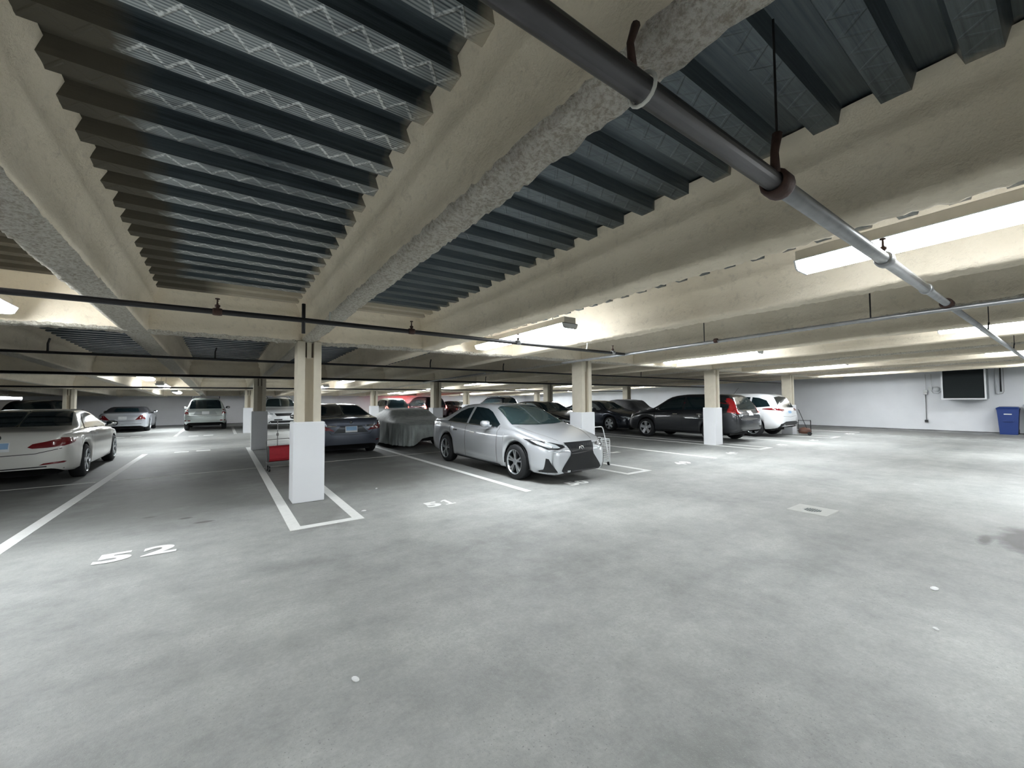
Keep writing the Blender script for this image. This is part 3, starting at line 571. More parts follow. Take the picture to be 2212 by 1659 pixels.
def car(name, kind, loc, rz, mat, label, L=None, W=1.0, H=1.0, wheels='silver', parts=(), side_glass=None, wind=None, back=None, res=.06, two=None, mirrors=True, mmat=None, rails=False, cat='car', glass='glass', wmat='gwind', group=None, seams=True, plates=None):
    T = dict(TYPES[kind]); kl = (L or T['L']) / T['L']; T['ra'] *= kl; T['fa'] *= kl
    T['top'] = scale_tab(T['top'], kl, H); T['belt'] = scale_tab(T['belt'], kl, H); T['plan'] = scale_tab(T['plan'], kl, W); T['sill'] = scale_tab(T['sill'], kl, 1); T['L'] *= kl; L = T['L']
    root = empty(name, loc, rz, label, cat, group)
    V, Fc, fm = body_mesh(T, .05 if res < .08 else .1, two)
    mats = [mat] + ([M['softtop']] if two else [])
    body = mesh_obj('body', V, Fc, mats, root, fm, True)
    bvh = BVHTree.FromPolygons(V, Fc)
    def add(nm, mt, axis, poly, side=1, off=.006, lb=None, rs=None, yk=True):
        pl = [(a * kl, b) if axis == 'S' else ((a, b * kl) if axis == 'T' else (a, b)) for a, b in poly]
        pl = [(a - L / 2, b) if axis == 'S' else ((a, b - L / 2) if axis == 'T' else (a, b)) for a, b in pl]
        v, f = patch_mesh(bvh, pl, axis, side, off, rs or res); o = mesh_obj(nm, v, f, mt if not isinstance(mt, str) else M[mt], root, None, axis != 'S' or True)
        if lb: o['label'] = lb
        return o
    for sg in (side_glass or []):
        for s in (1, -1): add('side_window', glass, 'S', sg, s, .008)
    if wind: add('windscreen', wmat, 'T', wind, off=.009, rs=.04 if res < .08 else .08)
    if back: add('rear_window', glass, back[0], back[1], off=.009, rs=.04 if res < .08 else .08)
    for p in parts:
        nm, mt, axis, poly = p[:4]; lb = p[4] if len(p) > 4 else None; off = p[5] if len(p) > 5 else .007
        if axis == 'S': 
            for s in (1, -1): add(nm, mt, 'S', poly, s, off, lb)
        elif axis in ('F2', 'R2'):
            for s in (1, -1): add(nm, mt, axis[0], [(s * a, b) for a, b in poly], 1, off, lb)
        else: add(nm, mt, axis, poly, 1, off, lb)
    hw = interp(T['plan'], L / 2)
    for ax in (T['ra'], T['fa']):
        for s in (1, -1): wheel(root, s * (interp(T['plan'], ax) - .012), ax - L / 2, T['R'], s, wheels, 28 if res < .08 else 16)
    # underbody and wheel housings
    sz = interp(T['sill'], L / 2); m = MB(); m.box(-hw + .3, hw - .3, -L / 2 + .45, L / 2 - .45, sz - .03, .62)
    for a, b in ((.1, T['ra'] - T['R'] - .07), (T['ra'] + T['R'] + .07, T['fa'] - T['R'] - .07), (T['fa'] + T['R'] + .07, L - .16)):
        ww = min(interp(T['plan'], a), interp(T['plan'], b)) - .05; m.box(-ww, ww, a - L / 2, b - L / 2, max(interp(T['sill'], a), interp(T['sill'], b)) + .02, .6)
    for ax in (T['ra'], T['fa']):
        R = T['R'] + .04; N = 14; VV = []; ww = interp(T['plan'], ax) - .03
        for s in (1, -1):
            k0 = len(m.v)
            for k in range(N + 1):
                a = -.15 + (math.pi + .3) * k / N; yy, zz = ax - L / 2 + R * math.cos(a), T['R'] + R * math.sin(a)
                m.v += [Vector((s * ww, yy, zz)), Vector((s * (hw - .32), yy, zz))]
            for k in range(N): m.f.append((k0 + 2 * k, k0 + 2 * k + 1, k0 + 2 * k + 3, k0 + 2 * k + 2)); m.m.append(0)
    m.build('underbody', M['under'], root)
    if mirrors:
        my = (2.95 if kind not in ('roadster',) else 2.5) * kl - L / 2; mz = interp(T['belt'], my + L / 2) + .06; mw = interp(T['plan'], my + L / 2)
        for s in (1, -1):
            m = MB(); cx = s * (mw + .07)
            for q, (dy, sc_) in enumerate(((-.06, .82), (-.045, 1), (.02, .95), (.07, .6), (.085, .1))):
                for k in range(10):
                    a = 2 * math.pi * k / 10; m.v.append(Vector((cx + .105 * sc_ * math.copysign(abs(math.cos(a)) ** .7, math.cos(a)), my + dy, mz + .06 + .07 * sc_ * math.copysign(abs(math.sin(a)) ** .7, math.sin(a)))))
            for q in range(4):
                for k in range(10): m.f.append((q * 10 + k, q * 10 + (k + 1) % 10, q * 10 + 10 + (k + 1) % 10, q * 10 + 10 + k)); m.m.append(0)
            m.f.append(tuple(range(9, -1, -1))); m.m.append(1)
            m.box(*sorted((s * (mw - .06), s * (mw + .03))), my - .02, my + .04, mz, mz + .035)
            m.build('wing_mirror', [mmat or mat, M['chrome']], root, True)
    if rails:
        for s in (1, -1):
            pts = [];
            for k in range(9):
                y = L * (.2 + .36 * k / 8); z = interp(T['top'], y); pts.append((s * .58 * W, y - L / 2, z + (.055 if 0 < k < 8 else .0)))
            MB().tube(pts, .018, 6).build('roof_rail', M['black'] if rails is True else M[rails], root, True)
    if plates:
        for ax, (px_, pz, mt) in plates.items():
            o = add('number_plate', 'plate', ax, [(px_ - .155, pz - .078), (px_ + .155, pz - .078), (px_ + .155, pz + .078), (px_ - .155, pz + .078)], 1, .016, rs=.15)
            v, f = patch_mesh(bvh, [(px_ - .14, pz - .03), (px_ + .14, pz - .03), (px_ + .14, pz + .068), (px_ - .14, pz + .068)], ax, 1, .019, .15); mesh_obj('plate_panel', v, f, M[mt], o)
    return root, add, T, bvh
def strip(pts, w_):
    """outline of a thin band following a polyline"""
    a = []; b = []
    for i, p in enumerate(pts):
        p = Vector(p); d = (Vector(pts[min(i + 1, len(pts) - 1)]) - Vector(pts[max(i - 1, 0)])).normalized(); nrm = Vector((-d.y, d.x)); a.append(tuple(p + nrm * w_ / 2)); b.append(tuple(p - nrm * w_ / 2))
    return a + b[::-1]
GAP = M['black']
sedan_sides = [[(1.02, 1.0), (1.42, 1.235), (1.66, 1.315), (1.90, 1.345), (1.92, .985)], [(2.0, .985), (2.0, 1.35), (2.25, 1.34), (2.5, 1.315), (2.72, 1.25), (3.20, 1.01), (3.14, .955)]]
sedan_wind = [(-.70, 3.50), (-.35, 3.58), (0, 3.60), (.35, 3.58), (.70, 3.50), (.545, 2.80), (0, 2.74), (-.545, 2.80)]
sedan_back = ('T', [(-.66, .84), (0, .78), (.66, .84), (.52, 1.46), (0, 1.52), (-.52, 1.46)])
def seams(y1, y2, y3, zb=.26, zt=.97):
    return [('door_gap', GAP, 'S', strip([(y, zb), (y, zt)], .010), None, .004) for y in (y1, y2, y3)]
def handle(y, z): return ('door_handle', 'chrome', 'S', [(y, z), (y + .2, z), (y + .2, z + .03), (y, z + .03)], None, .02)
# --- silver sedan with spindle grille (front towards the viewer)
silver = paint('bright_silver_paint', (.66, .69, .73), .5, .3)
C1, add1, T1, _ = car('sedan', 'sedan', (5.42, 7.80, 0), math.pi, silver, 'bright silver sedan with black hourglass grille parked nose out in bay 50', L=4.86, W=.985, H=1.0, wheels='double', side_glass=sedan_sides, wind=sedan_wind, back=sedan_back, res=.04,
  parts=[('grille', 'black', 'F', [(-.36, .725), (.36, .725), (.33, .66), (.28, .56), (.30, .50), (.47, .30), (.50, .24), (.44, .20), (-.44, .20), (-.50, .24), (-.47, .30), (-.30, .50), (-.28, .56), (-.33, .66)], 'black hourglass shaped grille', .006),
    ('headlamp', 'black', 'F2', [(.38, .655), (.55, .615), (.70, .625), (.80, .70), (.84, .79), (.74, .775), (.56, .725), (.42, .69)], None, .006),
    ('headlamp_lens', 'head', 'F2', [(.50, .645), (.68, .645), (.77, .70), (.80, .765), (.72, .75), (.56, .70)], None, .010),
    ('daytime_lamp', 'head', 'F2', [(.42, .61), (.60, .585), (.76, .62), (.70, .60), (.58, .565), (.42, .595)], None, .006),
    ('side_intake', 'black', 'F2', [(.56, .22), (.80, .22), (.74, .27), (.73, .47), (.70, .46), (.66, .36)], None, .006),
    ('tail_lamp', 'red', 'R2', [(.30, .82), (.60, .84), (.78, .90), (.80, .80), (.76, .76), (.55, .77), (.35, .79)]),
    ('tail_lamp_side', 'red', 'S', [(.03, .80), (.28, .86), (.22, .93), (.05, .95)]),
    ('rocker_trim', 'black', 'S', strip([(1.5, .20), (3.3, .19)], .03)), ('window_trim', 'chrome', 'S', strip([(.98, 1.0), (1.95, .972), (3.16, .942)], .014)),
    ('sunroof', 'glass', 'T', [(-.38, 1.75), (.38, 1.75), (.38, 2.15), (-.38, 2.15)]), ('hood_gap', GAP, 'T', strip([(.66, 3.62), (.60, 4.1), (.42, 4.52)], .009), None, .003), ('hood_gap', GAP, 'T', strip([(-.66, 3.62), (-.60, 4.1), (-.42, 4.52)], .009), None, .003)]
    + seams(1.25, 1.97, 3.22)[0:3] + [handle(1.42, .80), handle(2.2, .79)])
emb = MB(); emb.lathe([(0, .062), (.012, .068), (.018, .06), (.018, .048), (.006, .046)], 20, 'y', (0, 2.425, .60)); emb.tube([(.02, 2.44, .63), (-.015, 2.44, .595), (.03, 2.44, .575)], .010, 6); emb.build('front_badge', M['chrome'], C1, True)
gs = MB()
for k in range(-6, 7): gs.tube([(k * .05, 2.425, .70), (k * .045, 2.432, .55)], .004, 5)
for k in range(6):
    z = .50 - k * .045; hwg = .30 + (.50 - z) * .85; gs.tube([(-hwg + .05, 2.42 - .12 * (hwg) ** 2, z), (0, 2.435, z), (hwg - .05, 2.42 - .12 * (hwg) ** 2, z)], .003, 5)
gs.build('grille_bars', M['rimd'], C1)
# --- white coupe at the left edge (rear towards the viewer)
white = paint('warm_white_paint', (.68, .68, .64), .1, .35)
coupe_glass = [[(1.18, .985), (1.5, 1.185), (1.8, 1.275), (2.2, 1.295), (2.55, 1.26), (3.08, .97), (3.06, .935)]]
car('coupe', 'coupe', (-3.17, 13.33, 0), 0, white, 'white coupe seen from behind at the left edge of the photo', W=1.02, wheels='dark', side_glass=coupe_glass, wind=[(-.66, 3.45), (0, 3.52), (.66, 3.45), (.52, 2.76), (0, 2.72), (-.52, 2.76)],
    back=('T', [(-.72, .86), (0, .80), (.72, .86), (.60, 1.54), (0, 1.60), (-.60, 1.54)]), res=.045, plates={'R': (0, .74, 'plateb')}, mmat=M['black'],
    parts=[('rear_badge', 'chrome', 'R', [(.045 * math.cos(a * math.pi / 6), .90 + .045 * math.sin(a * math.pi / 6)) for a in range(12)], None, .012), ('tail_lamp', 'red', 'R2', [(.36, .72), (.42, .775), (.58, .81), (.72, .85), (.86, .86), (.87, .75), (.80, .72), (.60, .70), (.42, .695)], None, .008),
      ('tail_lamp_side', 'red', 'S', [(.04, .745), (.24, .76), (.30, .80), (.20, .865), (.05, .875)]),
      ('fog_lamp', 'red', 'R2', [(.50, .385), (.80, .41), (.83, .43), (.80, .445), (.56, .42)]), ('bumper_gap', GAP, 'R', strip([(-.78, .68), (-.45, .60), (0, .585), (.45, .60), (.78, .68)], .012), None, .004),
      ('diffuser_gap', GAP, 'R', strip([(-.60, .36), (0, .345), (.60, .36)], .02), None, .004), ('tailgate_lip', GAP, 'T', strip([(-.70, .30), (0, .27), (.70, .30)], .01), None, .004), ('brake_strip', 'black', 'T', [(-.3, .62), (.3, .62), (.3, .68), (-.3, .68)])]
      + seams(1.62, 3.15, 3.15, .26, .93)[:2] + [handle(1.7, .83)])
# --- grey sedan, rear towards the viewer, behind the nearest column
greyblue = paint('slate_grey_paint', (.10, .115, .15), .55, .3)
car('sedan', 'sedan', (2.87, 13.93, 0), 0, greyblue, 'slate grey sedan seen from behind between the nearest column and the covered car', L=4.9, W=1.02, wheels='silver', side_glass=sedan_sides, wind=sedan_wind, back=('T', [(-.70, .80), (0, .72), (.70, .80), (.56, 1.46), (0, 1.52), (-.56, 1.46)]), res=.045, plates={'R': (0, .745, 'plateb')},
    parts=[('tail_lamp', 'red', 'R2', [(.42, .70), (.55, .80), (.80, .88), (.81, .76), (.70, .735), (.52, .72)], None, .008), ('tail_lamp_side', 'red', 'S', [(.02, .76), (.22, .80), (.30, .86), (.05, .90)]), ('lamp_chrome', 'chrome', 'R2', [(.36, .84), (.60, .86), (.60, .83), (.40, .815)]),
      ('boot_gap', GAP, 'R', strip([(-.58, .72), (-.5, .62), (0, .60), (.5, .62), (.58, .72)], .012), None, .004), ('plate_recess', 'rimd', 'R', [(-.45, .65), (.45, .65), (.28, .83), (-.28, .83)], None, .005), ('reflector', 'red', 'R2', [(.66, .42), (.77, .43), (.77, .46), (.66, .45)]), ('bumper_trim', 'chrome', 'R', strip([(-.5, .33), (0, .31), (.5, .33)], .02)),
      ('rear_badge', 'chrome', 'R', [(-.03, .90), (.03, .90), (.04, .95), (-.04, .95)]), ('exhaust', 'chrome', 'R2', [(.5, .30), (.66, .30), (.64, .35), (.52, .35)])] + seams(1.25, 1.97, 3.22) + [handle(1.42, .80)])
sp = MB().box(-.17, .03, -.002, .002, 0, .12).build('paper_notice', M['paper']); sp.location = (2.72, 12.86, 1.20); sp.rotation_euler = (math.radians(-62), 0, 0); tag(sp, 'pale square notice in the rear window of the slate grey sedan', 'notice')
# --- dark grey crossover, rear towards the viewer
suv_sides = [[(.36, 1.18), (.52, 1.40), (.80, 1.50), (1.05, 1.53), (1.05, 1.11)], [(1.13, 1.11), (1.13, 1.535), (1.98, 1.55), (1.98, 1.09)], [(2.06, 1.09), (2.06, 1.548), (2.35, 1.52), (2.55, 1.46), (3.12, 1.12), (3.08, 1.06)]]
suv_wind = [(-.70, 3.35), (0, 3.42), (.70, 3.35), (.56, 2.66), (0, 2.60), (-.56, 2.66)]
suv_back = ('R', [(-.66, 1.12), (.66, 1.12), (.62, 1.30), (.52, 1.52), (0, 1.56), (-.52, 1.52), (-.62, 1.30)])
darkg = paint('dark_graphite_paint', (.035, .038, .043), .5, .3)
car('crossover', 'suv', (14.68, 8.77, 0), 0, darkg, 'dark grey crossover with tall red tail lamps behind the third column', W=1.0, wheels='silver', side_glass=suv_sides, wind=suv_wind, back=suv_back, res=.05, plates={'R': (.0, .99, 'plate')}, glass='glass',
    parts=[('tail_lamp', 'redb', 'R2', [(.60, .99), (.79, .97), (.80, 1.08), (.76, 1.18), (.70, 1.36), (.63, 1.50), (.59, 1.48), (.64, 1.30), (.68, 1.14)], 'tall bright red lamp', .012), ('tail_lamp_side', 'redb', 'S', [(.05, .98), (.40, 1.03), (.30, 1.13), (.38, 1.30), (.54, 1.49), (.44, 1.51), (.22, 1.28), (.10, 1.12)]),
      ('lamp_lens', 'head', 'R2', [(.52, .93), (.76, .88), (.77, .94), (.58, 1.0)]), ('tailgate_trim', 'chrome', 'R', [(-.40, 1.075), (.40, 1.075), (.40, 1.10), (-.40, 1.10)], None, .012), ('tailgate_gap', GAP, 'R', strip([(-.62, .95), (-.55, .72), (0, .70), (.55, .72), (.62, .95)], .014), None, .004), ('bumper_trim', 'black', 'R', [(-.7, .36), (.7, .36), (.72, .46), (-.72, .46)], None, .006),
      ('side_trim', 'chrome', 'S', strip([(1.2, .80), (1.9, .80)], .012)), ('wheel_trim', 'black', 'S', strip([(1.35, .32), (3.2, .31)], .05))] + seams(1.1, 2.02, 3.1, .33, 1.05) + [handle(1.25, .93), handle(2.2, .92)])
bpy.data.objects  # antenna
an = [o for o in bpy.data.objects if o.name.startswith('crossover') and o.type == 'EMPTY'][-1]
MB().tube([(0, -1.72, 1.64), (.0, -1.82, 1.78), (.02, -1.88, 1.86)], .005, 5).build('aerial', M['black'], an)
# --- white crossover
whitec = paint('clean_white_paint', (.82, .84, .86), .05, .3)
car('crossover', 'suv', (17.85, 8.80, 0), 0, whitec, 'white crossover with slim dark red tail lamps beside the right-hand trolley', L=4.64, W=1.01, H=1.02, wheels='silver', side_glass=suv_sides, wind=suv_wind, back=suv_back, res=.05, plates={'R': (0, .93, 'plateb')},
    parts=[('tail_lamp', 'red', 'R2', [(.36, 1.05), (.55, 1.08), (.82, 1.10), (.80, 1.03), (.60, .99), (.45, 1.0)], 'slim dark red lamp', .012), ('tail_lamp_side', 'red', 'S', [(.06, 1.02), (.62, 1.07), (.60, 1.09), (.20, 1.12), (.06, 1.11)]), ('lower_bumper', 'black', 'R', [(-.80, .34), (.80, .34), (.76, .52), (.45, .60), (-.45, .60), (-.76, .52)], None, .010),
      ('skid_trim', 'galv', 'R2', [(.44, .36), (.52, .36), (.62, .50), (.52, .50)], None, .016), ('tailgate_gap', GAP, 'R', strip([(-.6, .80), (0, .77), (.6, .80)], .008), None, .003), ('wheel_trim', 'black', 'S', strip([(1.35, .33), (3.2, .32)], .08)), ('roof_fin', 'clean' if False else 'white', 'T', [(-.04, .5), (.04, .5), (.03, .7), (-.03, .7)], None, .05)] + seams(1.1, 2.02, 3.1, .35, 1.05))
# --- cars of the second row and the back row (coarser)
front_parts = lambda g=.7: [('grille', 'black', 'F', [(-.34, .36), (.34, .36), (.40, .62), (-.40, .62)]), ('headlamp', 'head', 'F2', [(.44, .58), (.74, .62), (.78, .70), (.66, .70), (.46, .65)]), ('lower_intake', 'black', 'F', [(-.5, .24), (.5, .24), (.5, .32), (-.5, .32)])]
black1 = paint('gloss_black_paint', (.010, .011, .014), .2, .2)
car('sedan', 'sedan', (11.75, 14.1, 0), math.pi, black1, 'black sedan facing out between the silver sedan roof and the second column', wheels='silver', side_glass=sedan_sides, wind=sedan_wind, back=sedan_back, res=.09, glass='glassl', parts=front_parts())
navy = paint('dark_blue_grey_paint', (.05, .06, .08), .6, .25)
car('sedan', 'sedan', (15.68, 14.28, 0), math.pi, navy, 'dark blue-grey sedan facing out right of the second column', wheels='six', side_glass=sedan_sides, wind=sedan_wind, back=sedan_back, res=.09, glass='glassl', parts=front_parts())
red_t = [('tail_lamp', 'red', 'R2', [(.60, .96), (.82, .98), (.80, 1.10), (.70, 1.16), (.64, 1.08)])]
silg = paint('pale_green_silver_paint', (.52, .57, .56), .5, .3)
car('estate_car', 'wagon', (-.66, 29.2, 0), 0, silg, 'pale silver estate car with roof rails backed towards the viewer at the far wall', W=1.0, wheels='silver', side_glass=suv_sides, wind=suv_wind, back=('R', [(-.68, 1.14), (.68, 1.14), (.62, 1.5), (.54, 1.60), (-.54, 1.60), (-.62, 1.5)]), res=.09, rails=True, mmat=M['black'], plates={'R': (0, .92, 'plate')},
    parts=[('tail_lamp', 'red', 'R2', [(.70, .86), (.88, .86), (.88, 1.12), (.74, 1.12)]), ('lamp_lens', 'head', 'R2', [(.68, .98), (.90, .98), (.90, 1.04), (.68, 1.04)], None, .012), ('plate_recess', 'galv', 'R', [(-.5, .84), (.5, .84), (.4, 1.02), (-.4, 1.02)], None, .005), ('reflector', 'red', 'R2', [(.62, .50), (.85, .50), (.85, .55), (.62, .55)]), ('tailgate_gap', GAP, 'R', strip([(-.75, .76), (0, .73), (.75, .76)], .014))])
sil2 = paint('light_silver_paint', (.62, .65, .70), .55, .3)
def soft(c, L): return c.z > .905 and -L / 2 + .80 < c.y < -L / 2 + 3.05
car('convertible', 'roadster', (-3.98, 30.0, 0), 0, sil2, 'silver convertible with black cloth roof backed towards the viewer at the far wall', W=1.04, wheels='silver', side_glass=[[(1.5, .95), (1.6, 1.15), (2.2, 1.17), (2.75, .95)]], wind=[(-.62, 2.90), (.62, 2.90), (.5, 2.38), (-.5, 2.38)], back=('T', [(-.5, 1.0), (.5, 1.0), (.42, 1.26), (-.42, 1.26)]), res=.09, two=soft, mmat=M['black'], plates={'R': (0, .72, 'plate')},
    parts=[('tail_lamp', 'red', 'R2', [(.46, .62), (.84, .64), (.84, .70), (.72, .86), (.66, .86)]), ('bumper_gap', GAP, 'R', strip([(-.8, .58), (0, .565), (.8, .58)], .014)), ('bumper_trim', 'chrome', 'R', strip([(-.7, .42), (0, .40), (.7, .42)], .03))])
car('crossover', 'wagon', (2.72, 27.1, 0), math.pi, paint('pearl_white_paint', (.66, .68, .70), .15, .35), 'white crossover facing out behind the nearest column', W=1.0, wheels='silver', side_glass=suv_sides, wind=[(-.74, 3.40), (0, 3.48), (.74, 3.40), (.6, 2.72), (0, 2.66), (-.6, 2.72)], back=suv_back, res=.09, rails=True, plates={'F': (0, .62, 'plate')},
    parts=[('grille', 'black', 'F', [(-.42, .86), (.42, .86), (.32, .72), (-.32, .72)]), ('headlamp', 'head', 'F2', [(.48, .78), (.80, .82), (.82, .92), (.62, .90), (.48, .86)]), ('lower_intake', 'black', 'F', [(-.7, .36), (.7, .36), (.6, .48), (-.6, .48)])])
dkr = paint('deep_maroon_paint', (.035, .012, .016), .3, .25)
car('crossover', 'suv', (9.75, 29.0, 0), 0, silg, 'silver hatchback with brake lamps lit behind the covered car', W=.95, wheels='silver', side_glass=suv_sides, wind=suv_wind, back=('R', [(-.76, 1.0), (.76, 1.0), (.62, 1.34), (.52, 1.54), (-.52, 1.54), (-.62, 1.34)]), res=.09, plates={'R': (0, .86, 'plate')}, parts=[('brake_lamp', 'redl', 'R2', [(.70, .96), (.82, .97), (.78, 1.12), (.72, 1.10)]), ('upper_trim', 'chrome', 'R', [(-.7, .92), (.7, .92), (.7, .99), (-.7, .99)])])
car('van', 'wagon', (12.3, 28.6, 0), 0, dkr, 'dark maroon van with glowing red lamp behind the covered car, left of the column', W=1.0, H=1.02, wheels='silver', side_glass=suv_sides, wind=suv_wind, back=suv_back, res=.09, plates={'R': (0, 1.0, 'plate')}, parts=[('brake_lamp', 'redl', 'R2', [(.74, .92), (.86, .92), (.84, 1.12), (.76, 1.10)])])
car('sedan', 'sedan', (14.6, 28.2, 0), 0, paint('dark_brown_grey_paint', (.05, .048, .05), .4, .3), 'dark hatchback far back just left of the silver sedan boot', wheels='silver', side_glass=sedan_sides, wind=sedan_wind, back=sedan_back, res=.09, plates={'R': (0, .75, 'plate')}, parts=[('tail_lamp', 'red', 'R2', [(.5, .76), (.8, .78), (.8, .88), (.55, .86)])])
car('crossover', 'wagon', (18.6, 28.4, 0), 0, black1, 'dark car with roof bars peeping above the silver sedan roof', wheels='silver', side_glass=suv_sides, wind=suv_wind, back=suv_back, res=.09, rails=True)
car('crossover', 'wagon', (-6.45, 27.3, 0), 0, paint('black_green_paint', (.02, .024, .026), .3, .3), 'dark car by the bright window, seen over the roof of the white coupe', H=.94, wheels='silver', side_glass=suv_sides, wind=suv_wind, back=('R', [(-.68, 1.06), (.68, 1.06), (.62, 1.4), (.54, 1.48), (-.54, 1.48), (-.62, 1.4)]), res=.09)

# --- cars under covers
def covered(name, loc, rz, L, W, prof, mat, label, hem=.12, seed=1.0, lift=None, fold=.05):
    NT, NV = 160, 26; V = []; Fc = []
    def top(y): return interp(prof, y + L / 2)
    def foot(t):
        c, s = math.cos(t), math.sin(t); e = .42
        return Vector((W / 2 * math.copysign(abs(c) ** e, c), L / 2 * math.copysign(abs(s) ** e, s)))
    for j in range(NV + 1):
        v = j / NV
        for i in range(NT):
            t = 2 * math.pi * i / NT; b = foot(t); yb = max(-L / 2, min(L / 2, b.y))
            side_h = min(top(yb * .93), .92 if abs(b.x) > W * .35 else 9) * .9
            if v < .5:
                k = v / .5; z0 = hem + (lift(b.x, b.y) if lift else 0); z = z0 + (side_h - z0) * k
                f = (1 - k) ** 1.2; rad = 1 + .07 * f
                pl_ = noise.noise(Vector((math.cos(t) * 14, math.sin(t) * 14, seed + 7 + k * .35))); rip = fold * .28 * (abs(pl_) - .15) * (.35 + .65 * (1 - k)) + fold * f * (noise.noise(Vector((math.cos(t) * 9, math.sin(t) * 9, seed + k * .6))) + .55 * noise.noise(Vector((math.cos(t) * 24, math.sin(t) * 24, seed + k)))) + .012 * noise.noise(Vector((b.x * 6, b.y * 6, z * 3 + seed)))
                d = b.normalized(); p = Vector((b.x * rad + d.x * rip, b.y * rad + d.y * rip, z + .02 * noise.noise(Vector((t * 4, seed, 2)))))
            else:
                k = (v - .5) / .5; q = 1 - k; q2 = q ** .8; x, y = b.x * q2, b.y * (1 - k * k * .5) * (q2 if abs(b.y) > .1 else 1) ** .6
                y = b.y * (q ** .55); zt = top(y); edge = math.sin(min(1, k * 2.2) * math.pi / 2); z = side_h + (zt - side_h) * edge
                z = min(z, zt) if zt > side_h else zt * .98 + (side_h - zt * .98) * (1 - edge); z += .012 * noise.noise(Vector((x * 5, y * 5, seed)))
                p = Vector((x, y, z))
            V.append(p)
    for j in range(NV):
        for i in range(NT): Fc.append((j * NT + i, j * NT + (i + 1) % NT, (j + 1) * NT + (i + 1) % NT, (j + 1) * NT + i))
    root = empty(name, loc, rz, label, 'covered car'); mesh_obj('cloth_cover', V, Fc, mat, root, None, True)
    for ax in (-L / 2 + .95, L / 2 - .9):
        for s in (1, -1): wheel(root, s * (W / 2 - .12), ax, .32, s, 'silver', 16)
    MB().box(-W / 2 + .35, W / 2 - .35, -L / 2 + .4, L / 2 - .4, .2, .5).build('underbody', M['under'], root)
    return root
covered('covered_car', (5.30, 14.1, 0), 0, 4.35, 1.86, [(0, .72), (.12, .82), (.75, .93), (1.0, .98), (1.55, 1.20), (2.1, 1.24), (2.5, 1.18), (3.1, .95), (4.0, .82), (4.35, .6)], M['cover'], 'car under a wrinkled grey cloth cover between the slate sedan and the silver sedan', .10, 3.0, lambda x, y: .24 * min(1, max(0, (x + .45) / .25)) * min(1, max(0, (-y - 1.2) / .4)) + .03, .24)
covered('covered_car', (17.7, 14.3, 0), 0, 4.3, 1.7, [(0, .8), (.15, .95), (.8, 1.05), (1.4, 1.42), (2.2, 1.47), (2.7, 1.4), (3.3, 1.02), (4.1, .85), (4.3, .6)], M['coverd'], 'car under a dark mesh cover left of the dark grey crossover', .25, 8.0, None, .03)

# ------------------------------------------------------------------ small things
# red trolley
t = empty('shopping_trolley', (1.12, 10.30, 0), math.radians(6), 'two-wheeled trolley with a red canvas bag behind the nearest column', 'trolley')
m = MB(); NQ = 16
for xx in (-.28, .42):
    for k in range(NQ):
        a = 2 * math.pi * k / NQ; m.v.append(Vector((xx, .15 * math.copysign(abs(math.cos(a)) ** .6, math.cos(a)), .375 + .17 * math.copysign(abs(math.sin(a)) ** .6, math.sin(a)))))
for k in range(NQ): m.f.append((k, (k + 1) % NQ, NQ + (k + 1) % NQ, NQ + k)); m.m.append(0)
m.f.append(tuple(range(NQ, 2 * NQ))); m.m.append(0); m.f.append(tuple(range(NQ - 1, -1, -1))); m.m.append(1)
m.build('canvas_bag', [M['redc'], M['black']], t)
m = MB(); m.tube([(-.30, 0, .05), (-.30, .02, .50), (-.30, .08, .62), (-.28, .1, .67), (-.02, .1, .68), (.14, .1, .68), (.18, .1, .65), (.18, .08, .55)], .007, 6); m.tube([(-.3, -.1, .19), (.4, -.1, .19), (.4, .1, .19), (-.3, .1, .19), (-.3, -.1, .19)], .009, 6); m.tube([(.4, 0, .06), (.4, 0, .3)], .009, 6); m.build('frame', M['wire'], t)
m = MB(); m.tube([(-.08, .1, .50), (-.08, .1, 1.1)], .010, 8); m.lathe([(-.03, .0), (-.03, .022), (.03, .022), (.03, 0)], 10, 'z', (-.08, .1, .78)); m.build('telescopic_pole', M['wire'], t)
MB().tube([(-.15, .1, 1.105), (.01, .1, 1.105)], .013, 8).build('grip', M['black'], t)
for x, yy in ((-.27, -.09), (-.27, .09), (.38, -.07)):
    m = MB(); m.lathe([(-.015, .0), (-.015, .06), (.015, .06), (.015, 0)], 14, 'x', (x, yy, .06)); m.build('wheel', M['black'], t)
# white wire cart beside the silver sedan
t = empty('wire_cart', (7.1, 6.42, 0), math.radians(-4), 'white folding wire cart standing between the silver sedan and the second column', 'cart')
def frame_rect(m, x0, x1, y, z0, z1, r=.009): m.tube([(x0, y, z0), (x0, y, z1 - .03), (x0 + .03, y, z1), (x1 - .03, y, z1), (x1, y, z1 - .03), (x1, y, z0), (x0, y, z0)], r, 6)
m = MB(); frame_rect(m, -.16, .16, -.13, .09, .60); frame_rect(m, -.16, .16, .13, .09, .62)
for z in (.1, .6): m.tube([(-.16, -.13, z), (-.16, .13, z)], .008, 6); m.tube([(.16, -.13, z), (.16, .13, z)], .008, 6)
m.build('basket_frame', M['whitem'], t)
m = MB()
for k in range(11):
    z = .13 + k * .043
    m.tube([(-.16, -.13, z), (.16, -.13, z), (.16, .13, z), (-.16, .13, z), (-.16, -.13, z)], .0035, 4)
for k in range(5): x = -.12 + k * .06; m.tube([(x, -.13, .1), (x, -.13, .6)], .0025, 4); m.tube([(x, -.13, .1), (x, .13, .1)], .0025, 4); m.tube([(x, .13, .1), (x, .13, .6)], .0025, 4)
m.build('wire_mesh', M['whitem'], t)
